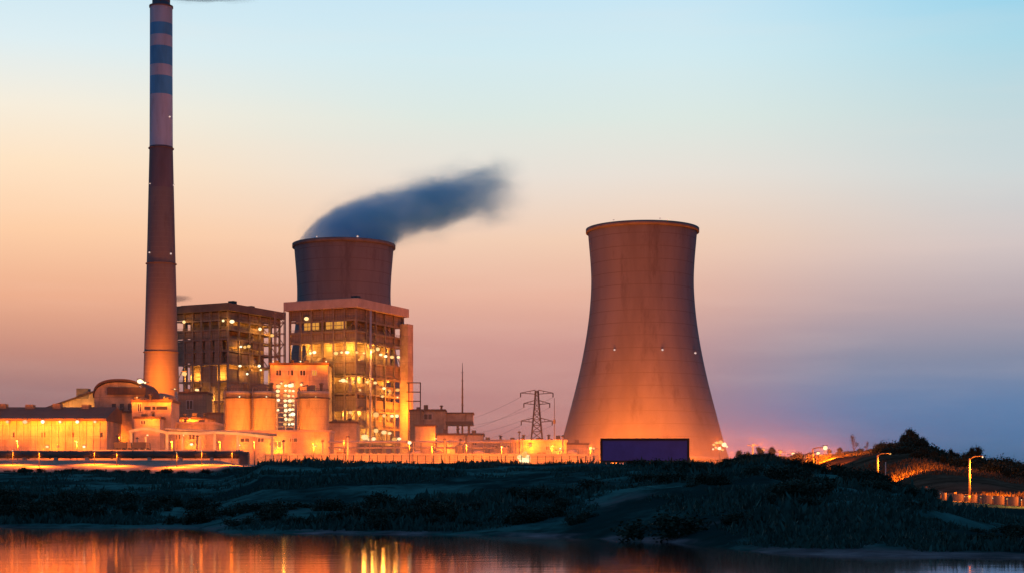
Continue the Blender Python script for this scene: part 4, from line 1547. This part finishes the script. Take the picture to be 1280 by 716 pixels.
road_lamp(1212, 214, 571, 4200, 'nearest street lamp, pale post with short arm at the road bend on the right', 1, .13)
road_lamp(1097, 322, 567, 4000, 'middle street lamp beside a thinner bare post on the hill road', 1, .12)
road_lamp(1021, 470, 571, 3000, 'dim short street lamp just right of the tall bright one', -1, .05)
road_lamp(1016, 500, 559.5, 12000, 'tall street lamp with the brightest round head over the hill road', 1, .24)
road_lamp(1007, 455, 566, 3500, 'short street lamp with small head, left of the tall bright one', 1, .22)
road_lamp(1338, 168, 556, 3500, 'unseen street lamp added beyond the right edge to light the road', 1, .13)  # added outside the frame, lights the right end of the road
for k, px in enumerate((1176, 1189, 1206, 1226, 1241, 1259, 1277, 1296)):  # added lamps that brighten the retaining wall between street lamps
    c = column(px)
    dd = c[4][0] + .5
    x = X(px, dd)
    gz = ground_z(x, dd)
    T = thing('added_road_bollard', (x, dd, gz), 'low bollard lamp added at the hill road edge to light the pale wall', 'lamp', 'added bollard lamps along the road')
    am = MB()
    am.tube([(x, dd, gz - .2), (x, dd, gz + .75)], [.09, .07], 8)
    am.build('post', M['dsteel'], T)
    lamp(T, (x, dd + .05, gz + .75), .07)
    light((x, dd + .5, gz + .9), RND.uniform(140, 420), SODIUM, .15, T, FWD)
d = 318
tp = thing('bare_post', (X(1107, d), d, 5), 'thin bare post right of the middle street lamp', 'post')
p_ = MB()
p_.tube([(X(1107, d), d, ground_z(X(1107, d), d) - .3), (X(1107, d), d, Z(577, d))], [.13, .08], 8)
p_.build('post', M['pale_steel'], tp)

# billboard
d = 330
BB = thing('billboard', (X(806, d), d, ground_z(X(806, d), d)), 'blank dark purple billboard in a black frame on posts before the lone cooling tower', 'billboard')
bx0, bx1, bz0, bz1 = X(753, d), X(859, d), Z(575, d), Z(550, d)
p_ = MB()
p_.box(bx0, bx1, d - .1, d + .15, bz0, bz1)
p_.build('panel', M['sign'], BB)
p_ = MB()
fw_ = .42
p_.box(bx0 - fw_, bx1 + fw_, d - .25, d + .3, bz1, bz1 + fw_)
p_.box(bx0 - fw_, bx1 + fw_, d - .25, d + .3, bz0 - fw_, bz0)
p_.box(bx0 - fw_, bx0, d - .248, d + .298, bz0, bz1)
p_.box(bx1, bx1 + fw_, d - .248, d + .298, bz0, bz1)
p_.build('frame', M['black'], BB)
for px in (773, 806, 838):
    p_ = MB()
    p_.box(X(px, d) - .2, X(px, d) + .2, d + .3, d + .7, ground_z(X(px, d), d) - 1.2, bz1 - .3)
    p_.build('post', M['black'], BB)

# ------------------------------------------------------------------ vegetation
def leaf_quad(vs, fs, c, s_, rnd):
    a = Vector((rnd.gauss(0, 1), rnd.gauss(0, 1), rnd.gauss(0, 1))).normalized()
    u = a.orthogonal().normalized()
    w_ = a.cross(u)
    th = rnd.uniform(0, 6.28)
    u, w_ = u * math.cos(th) + w_ * math.sin(th), w_ * math.cos(th) - u * math.sin(th)
    b0 = len(vs)
    vs += [tuple(c + u * s_), tuple(c + w_ * s_ * .55), tuple(c - u * s_), tuple(c - w_ * s_ * .55)]
    fs.append((b0, b0 + 1, b0 + 2, b0 + 3))


def make_tree(h, spread, nleaf, seed, leaf, bare=False, leafm='leaf'):
    """tree at the origin; returns (trunk mesh, crown mesh)"""
    rnd = random.Random(seed)
    tr = MB()
    tips = []

    def grow(p, dr, ln, r, lvl):
        pts, rad = [p], [r]
        q = p
        for i in range(4):
            dr = (dr + Vector((rnd.uniform(-.25, .25), rnd.uniform(-.25, .25), rnd.uniform(-.05, .2)))).normalized()
            q = q + dr * ln / 4
            pts.append(q)
            rad.append(r * (1 - .15 * (i + 1)))
            if lvl >= 1:
                tips.append((q, lvl))
        tr.tube(pts, rad, 6 if lvl < 2 else 4, cap=False)
        if lvl < 3:
            for k in range(rnd.randint(3, 4)):
                a = rnd.uniform(0, 6.28)
                out_ = Vector((math.cos(a) * spread, math.sin(a) * spread, rnd.uniform(.25, .9))).normalized()
                st_ = pts[rnd.choice((2, 3, 4))]
                grow(st_, (dr * .4 + out_).normalized(), ln * rnd.uniform(.5, .75), r * .5, lvl + 1)
    grow(Vector((0, 0, -.2)), Vector((0, 0, 1)), h * .42, h * .028, 0)
    vs, fs = [], []
    zmax = max(t[0].z for t in tips)
    k = h / max(zmax, .1)
    tr.v = [(x, y, z * k if z > 0 else z) for x, y, z in tr.v]
    tips2 = [Vector((p.x, p.y, p.z * k)) for p, l_ in tips if l_ >= (3 if bare else 2)]
    for i in range(nleaf):
        c = rnd.choice(tips2)
        c = c + Vector((rnd.gauss(0, .06), rnd.gauss(0, .06), rnd.gauss(0, .05))) * h
        leaf_quad(vs, fs, c, leaf * rnd.uniform(.6, 1.4), rnd)
    return tr, vs, fs


TREES = {}
for nm, args in (('dense', (6.5, 1.0, 5200, 11, .17)), ('tall', (7.0, .7, 3200, 5, .17)), ('bare', (6.0, .9, 420, 23, .13, True)), ('round', (4.2, 1.3, 3800, 31, .15))):
    tr, vs, fs = make_tree(*args)
    tmp = tr.build('trunk', M['bark'])
    cm = MB()
    cm.add(vs, fs)
    tmp2 = cm.build('crown', M['leaf'])
    TREES[nm] = (tmp.data, tmp2.data)
    bpy.data.objects.remove(tmp)
    bpy.data.objects.remove(tmp2)


def tree(kind, px, d, h, label, group, sink=.1):
    base_h = {'dense': 6.5, 'tall': 7.0, 'bare': 6.0, 'round': 4.2}[kind]
    x = X(px, d)
    gz = ground_z(x, d) - sink
    T = thing('hill_tree', (x, d, gz), label, 'tree', group)
    s_ = h / base_h
    T.scale = (s_, s_, s_)
    T.rotation_euler = (0, 0, RND.uniform(0, 6.28))
    for nm, me in zip(('trunk', 'crown'), TREES[kind]):
        o = bpy.data.objects.new(nm, me)
        COL.objects.link(o)
        o.parent = T
    return T


tree('bare', 1068, 520, 6.2, 'sparse feathery tree on the skyline left of the middle street lamp', 'trees on the right-hand hill')
tree('bare', 1083, 525, 3.6, 'small wispy sapling beside the sparse feathery tree', 'trees on the right-hand hill')
tree('dense', 1141, 480, 8.0, 'broadest dark tree on the skyline right of the middle street lamp', 'trees on the right-hand hill', 1.8)
tree('round', 1128, 470, 5.6, 'dark rounded tree against the left of the broadest one', 'trees on the right-hand hill', .8)
tree('round', 1158, 460, 5.4, 'dark low tree against the right of the broadest one', 'trees on the right-hand hill', .6)
tree('tall', 1192, 420, 4.2, 'small grey tree left of the nearest street lamp', 'trees on the right-hand hill', .3)
tree('tall', 1211, 405, 5.2, 'slim tree directly behind the nearest street lamp', 'trees on the right-hand hill', .3)
tree('tall', 1223, 400, 5.4, 'slim tree just right of the nearest street lamp head', 'trees on the right-hand hill', .3)
tree('bare', 1118, 500, 2.6, 'thin sapling on the skyline between middle street lamp and dark trees', 'trees on the right-hand hill')
for i, (px, d, h) in enumerate(((1172, 440, 2.8), (1183, 430, 2.6), (1204, 405, 2.6), (1236, 392, 2.8), (1250, 388, 2.6), (1262, 386, 2.8), (1274, 384, 2.6), (1290, 380, 3.0), (1310, 375, 3),
                                (1100, 520, 2.4), (1052, 560, 3.0), (1036, 600, 2.6), (1112, 510, 2.2), (1165, 400, 3.0), (1180, 380, 2.6), (1240, 340, 2.6), (1262, 320, 2.6))):
    tree('round', px, d, h, 'low dark bushy tree in the hedge along the hill ridge', 'hedge trees along the hill ridge', .5)
# roundish bush in front of the long hall
tree('round', 610, 650, 4.5, 'dark round bush against the long low hall wall', 'bushes by the plant wall', -1.2)
for i, (px, d, h, lab) in enumerate(((925, 560, 4.6, 'leafy tree lit from behind just right of the floodlight cluster'), (938, 540, 4.4, 'leafy tree second right of the floodlight cluster'),
                                     (950, 560, 5.0, 'leafy tree below the first small lamp on the hill'), (962, 560, 4.6, 'leafy tree between the two small lamps on the hill'),
                                     (645, 575, 2.4, 'dark little bush left of the blazing floodlight cluster'), (638, 580, 2.0, 'smallest dark bush left of the blazing floodlight cluster'))):
    tree(('dense', 'round')[i % 2], px, d, h, lab, 'trees by the floodlights', .2)

# individual shrubs of the bank
shr = []
for k in range(3):
    rnd = random.Random(50 + k)
    vs, fs = [], []
    blobs = [(Vector((rnd.uniform(-1, 1), rnd.uniform(-.8, .8), rnd.uniform(.15, .75))), rnd.uniform(.3, .6)) for _ in range(9)]
    for i in range(1300):
        c, r = rnd.choice(blobs)
        p = c + Vector((rnd.gauss(0, 1), rnd.gauss(0, 1), rnd.gauss(0, .8))) * r * .45
        if p.z < -.1:
            p.z = rnd.uniform(0, .2)
        leaf_quad(vs, fs, p, rnd.uniform(.05, .11), rnd)
    sm_ = MB()
    sm_.add(vs, fs)
    o = sm_.build('shrub', M['leaf'])
    shr.append(o.data)
    bpy.data.objects.remove(o)


def shrub(px, d, s_, lab='dark leafy shrub in the tangle on the river bank', grp='shrubs on the river bank', sink=.1, nm='shrub'):
    x = X(px, d)
    z = ground_z(x, d)
    if z < .12:
        return
    o = bpy.data.objects.new(nm, RND.choice(shr))
    COL.objects.link(o)
    o.location = (x, d, z - sink)
    o.scale = (s_ * RND.uniform(.9, 1.5), s_, s_ * RND.uniform(.7, 1.1))
    o.rotation_euler = (0, 0, RND.uniform(0, 6.28))
    tag(o, lab, 'shrub' if nm == 'shrub' else 'bush', grp)


for i in range(46):          # bushes on the spit
    px = RND.uniform(278, 760)
    c = column(px)
    shrub(px, c[1][0] + RND.uniform(4, 30), RND.uniform(.5, 1.15))
for i in range(85):         # right-hand near bank
    px = RND.uniform(760, 1290)
    c = column(px)
    t = RND.uniform(-.2, 1.0)
    shrub(px, c[2][0] + (c[3][0] - c[2][0]) * t, RND.uniform(.55, 1.3) if px < 1130 else RND.uniform(.3, .6))
for i in range(40):          # left shore
    px = RND.uniform(0, 270)
    c = column(px)
    shrub(px, c[1][0] + RND.uniform(4, 70), RND.uniform(.7, 1.6))
for i in range(36):          # crest silhouettes, left
    px = RND.uniform(0, 300)
    shrub(px, column(px)[3][0] + RND.uniform(-16, 2), RND.uniform(.7, 1.5))
for i in range(46):          # crest silhouettes, right
    px = RND.uniform(900, 1170)
    shrub(px, column(px)[3][0] + RND.uniform(-8, 2), RND.uniform(.5, 1.0))

for i in range(120):          # hedge along the ridge of the right-hand hill
    px = 1108 + 190 * (i / 120) + RND.uniform(-2, 2)
    c = column(px)
    shrub(px, c[7][0] - RND.uniform(-4, 75), RND.uniform(1.7, 3.2), 'dark bush in the dense hedge along the hill ridge', 'hedge bushes along the hill ridge', .3, 'hedge_bush')
for i in range(24):
    px = RND.uniform(1000, 1108)
    c = column(px)
    shrub(px, c[7][0] - RND.uniform(0, 30), RND.uniform(.7, 1.3), 'low brown bush on the ridge left of the dark hedge', 'low bushes on the bare ridge', .3, 'hill_bush')
for i in range(40):
    px = RND.uniform(905, 1000)
    shrub(px, RND.uniform(490, 600), RND.uniform(1.2, 2.2), 'bush lit from behind among the small lamps', 'bushes between the small lamps', .3, 'hill_bush')
# ground cover: one mass
cv, cf = [], []
rnd = random.Random(99)
dense = lambda x, y: noise.fractal(Vector((x * .07, y * .035, 1.7)), 1.0, 2.0, 4)
N = 0
while N < 24000:
    px = rnd.uniform(-60, 1340)
    c = column(px)
    t = rnd.random() ** 1.5
    y = c[1][0] + 2 + (c[3][0] - c[1][0]) * t
    x = X(px, y)
    z = ground_z(x, y)
    N += 1
    if z < .15 or dense(x, y) < -.03:
        continue
    if 868 < px < 1015 and t > .6 and rnd.random() < .7:
        continue
    big = (1.7 if rnd.random() < .12 else 1.0) * max(.6, dense(x, y) + .6) * (y / 150) ** .45
    for k in range(7):
        a = rnd.uniform(0, 6.28)
        b0 = Vector((x + rnd.gauss(0, .35) * big, y + rnd.gauss(0, .5) * big, z - .05))
        hgt = rnd.uniform(.15, .55) * big
        w_ = rnd.uniform(.04, .1) * big
        lean = Vector((rnd.gauss(0, .3), rnd.gauss(0, .3), 1)) * hgt
        sd = Vector((math.cos(a), math.sin(a), 0)) * w_
        n0 = len(cv)
        cv += [tuple(b0 - sd), tuple(b0 + sd), tuple(b0 + lean * .7 + sd * .9), tuple(b0 + lean), tuple(b0 + lean * .6 - sd * .9)]
        cf.append((n0, n0 + 1, n0 + 2, n0 + 3, n0 + 4))
gm = MB()
gm.add(cv, cf)
tag(gm.build('undergrowth', M['grass']), 'dark tangled grass and undergrowth covering the river bank', 'undergrowth', kind='stuff')
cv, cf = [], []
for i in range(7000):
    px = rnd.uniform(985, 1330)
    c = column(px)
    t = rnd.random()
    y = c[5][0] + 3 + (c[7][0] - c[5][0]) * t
    if i > 5200:  # brown blades on the crest, tinting it like warm light
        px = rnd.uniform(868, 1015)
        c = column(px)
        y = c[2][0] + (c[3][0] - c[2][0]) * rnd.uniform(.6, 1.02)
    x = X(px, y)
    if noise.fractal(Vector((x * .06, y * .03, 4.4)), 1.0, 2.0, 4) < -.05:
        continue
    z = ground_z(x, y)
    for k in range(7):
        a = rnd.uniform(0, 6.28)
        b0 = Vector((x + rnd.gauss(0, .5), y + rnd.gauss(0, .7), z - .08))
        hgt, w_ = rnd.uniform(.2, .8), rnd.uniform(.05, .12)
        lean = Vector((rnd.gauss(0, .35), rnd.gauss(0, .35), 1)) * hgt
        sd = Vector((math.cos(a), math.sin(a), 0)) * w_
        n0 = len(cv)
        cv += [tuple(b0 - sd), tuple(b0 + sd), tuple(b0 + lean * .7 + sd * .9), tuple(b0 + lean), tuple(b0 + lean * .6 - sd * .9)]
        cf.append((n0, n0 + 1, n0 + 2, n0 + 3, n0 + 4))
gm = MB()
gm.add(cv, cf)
tag(gm.build('hill_scrub_and_glow', M['leaf_dry_and_glow']), 'dried brown scrub beside the lamplit road, also painting warm glow on the crest', 'scrub', kind='stuff')


# ------------------------------------------------------------------ steam and smoke
def plume(name, label, cat, d, tops, bots, dens, col, wisps, xfade, nscale, absorb=(0, 0, 0), vmin=0.0):
    """closed volume mesh whose density follows the upper and lower outlines (photo px) of the plume"""
    s_ = d / F
    px0, px1 = tops[0][0], tops[-1][0]
    interp = lambda pts, x: next((a[1] + (b_[1] - a[1]) * (x - a[0]) / (b_[0] - a[0]) for a, b_ in zip(pts, pts[1:]) if a[0] <= x <= b_[0]), pts[-1][1])
    tb_ = MB()
    vs, fs = [], []
    n, k = 30, 20
    for i in range(n + 1):
        px = px0 + (px1 - px0) * i / n
        yt, yb = interp(tops, px) - wisps, interp(bots, px) + wisps
        cz, hz = Z((yt + yb) / 2, d), (yb - yt) / 2 * s_
        for j in range(k):
            a = 2 * math.pi * j / k
            vs.append((X(px, d), d + hz * 1.0 * math.cos(a), cz + hz * math.sin(a)))
    for i in range(n):
        for j in range(k):
            j2 = (j + 1) % k
            fs.append((i * k + j, i * k + j2, (i + 1) * k + j2, (i + 1) * k + j))
    fs += [tuple(range(k - 1, -1, -1)), tuple(range(n * k, (n + 1) * k))]
    tb_.add(vs, fs)
    org = (X((px0 + px1) / 2, d), d, Z(interp(tops, (px0 + px1) / 2), d))
    m_ = bpy.data.materials.new(name)
    m_.use_nodes = True
    t = m_.node_tree
    t.nodes.clear()
    b = NB(t)
    g = b.n('ShaderNodeNewGeometry')
    sp = b.n('ShaderNodeSeparateXYZ')
    b.put(sp.inputs[0], g.outputs['Position'])
    wx, wy, wz = sp.outputs
    # billowing: displace the lookup by a smooth noise
    nv = b.n('ShaderNodeTexNoise')
    b.put(nv.inputs['Vector'], b.vscale(g.outputs['Position'], (.5, 1, 1)))
    nv.inputs['Scale'].default_value = nscale
    nv.inputs['Detail'].default_value = 3
    ns = b.n('ShaderNodeSeparateXYZ')
    b.put(ns.inputs[0], nv.outputs['Color'])
    xl, xr = X(px0, d), X(px1, d)
    # billows get larger downwind
    grow = b.m('DIVIDE', b.m('SUBTRACT', wx, xl), xr - xl, clamp=True)
    amp = b.m('MULTIPLY', b.m('MULTIPLY_ADD', grow, .9, .1), wisps * s_ * 2.4)
    z = b.m('ADD', wz, b.m('MULTIPLY', b.m('SUBTRACT', ns.outputs[0], .5), amp))
    y = b.m('ADD', wy, b.m('MULTIPLY', b.m('SUBTRACT', ns.outputs[1], .5), amp))
    tz = [(X(a, d), Z(c, d)) for a, c in tops]
    bz = [(X(a, d), Z(c, d)) for a, c in bots]
    allz = [q[1] for q in tz + bz]
    lo, hi = min(allz) - 5, max(allz) + 5

    def outline(pts):
        x0, x1 = pts[0][0], pts[-1][0]
        tt = b.m('DIVIDE', b.m('SUBTRACT', wx, x0), x1 - x0)
        r = b.ramp(tt, [((p[0] - x0) / (x1 - x0), ((p[1] - lo) / (hi - lo),) * 3) for p in pts], 'LINEAR')
        return b.m('MULTIPLY_ADD', r, hi - lo, lo)
    zt_, zb_ = outline(tz), outline(bz)
    half = b.m('MAXIMUM', b.m('MULTIPLY', b.m('SUBTRACT', zt_, zb_), .5), .3)
    mid_ = b.m('MULTIPLY', b.m('ADD', zt_, zb_), .5)
    dz = b.m('DIVIDE', b.m('SUBTRACT', z, mid_), half)
    dy = b.m('DIVIDE', b.m('SUBTRACT', y, d), half)
    rr = b.m('SQRT', b.m('ADD', b.m('MULTIPLY', dz, dz), b.m('MULTIPLY', dy, dy)))
    soft = b.m('MULTIPLY_ADD', grow, .5, .14)
    rr = b.m('ADD', rr, b.m('MULTIPLY', b.m('SUBTRACT', b.noise(b.vscale(g.outputs['Position'], (.55, 1, 1)), nscale * 3.2, 4, .6), .5), b.m('MULTIPLY_ADD', grow, 1.1, .12)))
    core = b.step(rr, b.m('SUBTRACT', 1.0, soft), b.m('ADD', 1.0, b.m('MULTIPLY', soft, .4)), 1.0, 0.0)
    fade = b.step(wx, X(xfade[0], d), X(xfade[1], d), 1.0, 0.0)
    n2 = b.noise(b.vscale(g.outputs['Position'], (.45, 1, 1)), nscale * 2.2, 4, .6)
    body = b.m('MULTIPLY', b.m('MULTIPLY', core, fade), b.m('MULTIPLY_ADD', n2, 1.0, .5))
    # thin outer wisps
    rim = b.m('DIVIDE', b.m('MULTIPLY', rr, half), b.m('ADD', half, wisps * s_))
    wsp = b.m('MULTIPLY', b.step(rim, .45, 1.0, 1.0, 0.0), b.m('MULTIPLY', b.step(n2, .38, .66), .28))
    wsp = b.m('MULTIPLY', wsp, b.step(wx, X(px0 + (px1 - px0) * .8, d), X(px1 - 2, d), 1.0, 0.0))
    den = b.m('MULTIPLY', b.m('ADD', body, b.m('MULTIPLY', wsp, b.m('MULTIPLY_ADD', grow, .7, .3))), dens)
    pv = b.n('ShaderNodeVolumePrincipled')
    b.put(pv.inputs['Color'], col)
    b.put(pv.inputs['Density'], den)
    pv.inputs['Anisotropy'].default_value = 0.1
    if any(absorb):
        b.put(pv.inputs['Absorption Color'], absorb)
    o_ = b.n('ShaderNodeOutputMaterial')
    b.put(o_.inputs['Volume'], pv.outputs[0])
    ob = tb_.build(name, m_)
    tag(ob, label, cat)
    return ob


plume('steam_plume', 'thick blue steam plume streaming right from the rear cooling tower rim', 'steam', 935,
      [(371, 303), (384, 287), (400, 271), (420, 258), (450, 246), (480, 239), (510, 231), (540, 223), (565, 219), (590, 212), (620, 206), (650, 214), (672, 232)],
      [(371, 318), (420, 326), (470, 322), (490, 310), (497, 300), (505, 295), (520, 293), (540, 291), (562, 284), (580, 278), (600, 272), (630, 266), (672, 258)],
      .115, (0.2, 0.79, 0.98), 24, (556, 652), .05)
plume('smoke_trail', 'thin dark smoke trail blowing right from the chimney mouth', 'smoke', 800,
      [(206, -10), (230, -10), (260, -12), (290, -10), (330, -6)], [(206, 0), (230, 2), (260, 4), (290, 3.5), (330, 0)],
      .25, lin(60, 90, 130), 6, (265, 322), .06)
plume('small_steam_puff', 'little grey steam puff beside the chimney over the dark boiler house', 'steam', 870,
      [(212, 369), (222, 368), (232, 368), (245, 370)], [(212, 377), (222, 378), (232, 376), (245, 374)],
      .2, lin(110, 110, 140), 3, (228, 243), .1)


# ------------------------------------------------------------------ volume added over the yard to put glow around the lamps
x0, x1, y0, y1, zb_, zt_ = -420, 330, 420, 905, 4, 88
hb = MB()
hb.box(x0, x1, y0, y1, zb_, zt_)
m_ = bpy.data.materials.new('glow_scatter')
m_.use_nodes = True
m_.node_tree.nodes.clear()
b = NB(m_.node_tree)
g = b.n('ShaderNodeNewGeometry')
sp = b.n('ShaderNodeSeparateXYZ')
b.put(sp.inputs[0], g.outputs['Position'])
hx, hy, hz = sp.outputs
den = b.m('POWER', 2.718, b.m('DIVIDE', b.m('SUBTRACT', PADZ, hz), 13.0))
den = b.m('MULTIPLY', den, b.step(hz, zt_ - 1, zt_ - 45))
den = b.m('MULTIPLY', den, b.step(hx, x1 - 5, x1 - 150))
den = b.m('MULTIPLY', den, b.step(hx, x0 + 5, x0 + 60))
den = b.m('MULTIPLY', den, b.step(hy, y0, y0 + 140, .0, 1.0))
den = b.m('MULTIPLY', den, b.step(hy, y1, y1 - 60))
nz = b.noise(b.vscale(g.outputs['Position'], (.5, .5, 1.4)), .03, 3, .5)
den = b.m('MULTIPLY', den, b.m('MULTIPLY_ADD', nz, 1.2, .4))
den = b.m('MINIMUM', den, 1.6)
pv = b.n('ShaderNodeVolumePrincipled')
pv.inputs['Color'].default_value = (0.95, 0.76, 0.5, 1)
pv.inputs['Anisotropy'].default_value = 0.0
b.put(pv.inputs['Density'], b.m('MULTIPLY', den, 0.0024))
o_ = b.n('ShaderNodeOutputMaterial')
b.put(o_.inputs['Volume'], pv.outputs[0])
tag(hb.build('glow_volume', m_), 'thin volume added over the plant yard to make its lamps glow', kind='stuff')
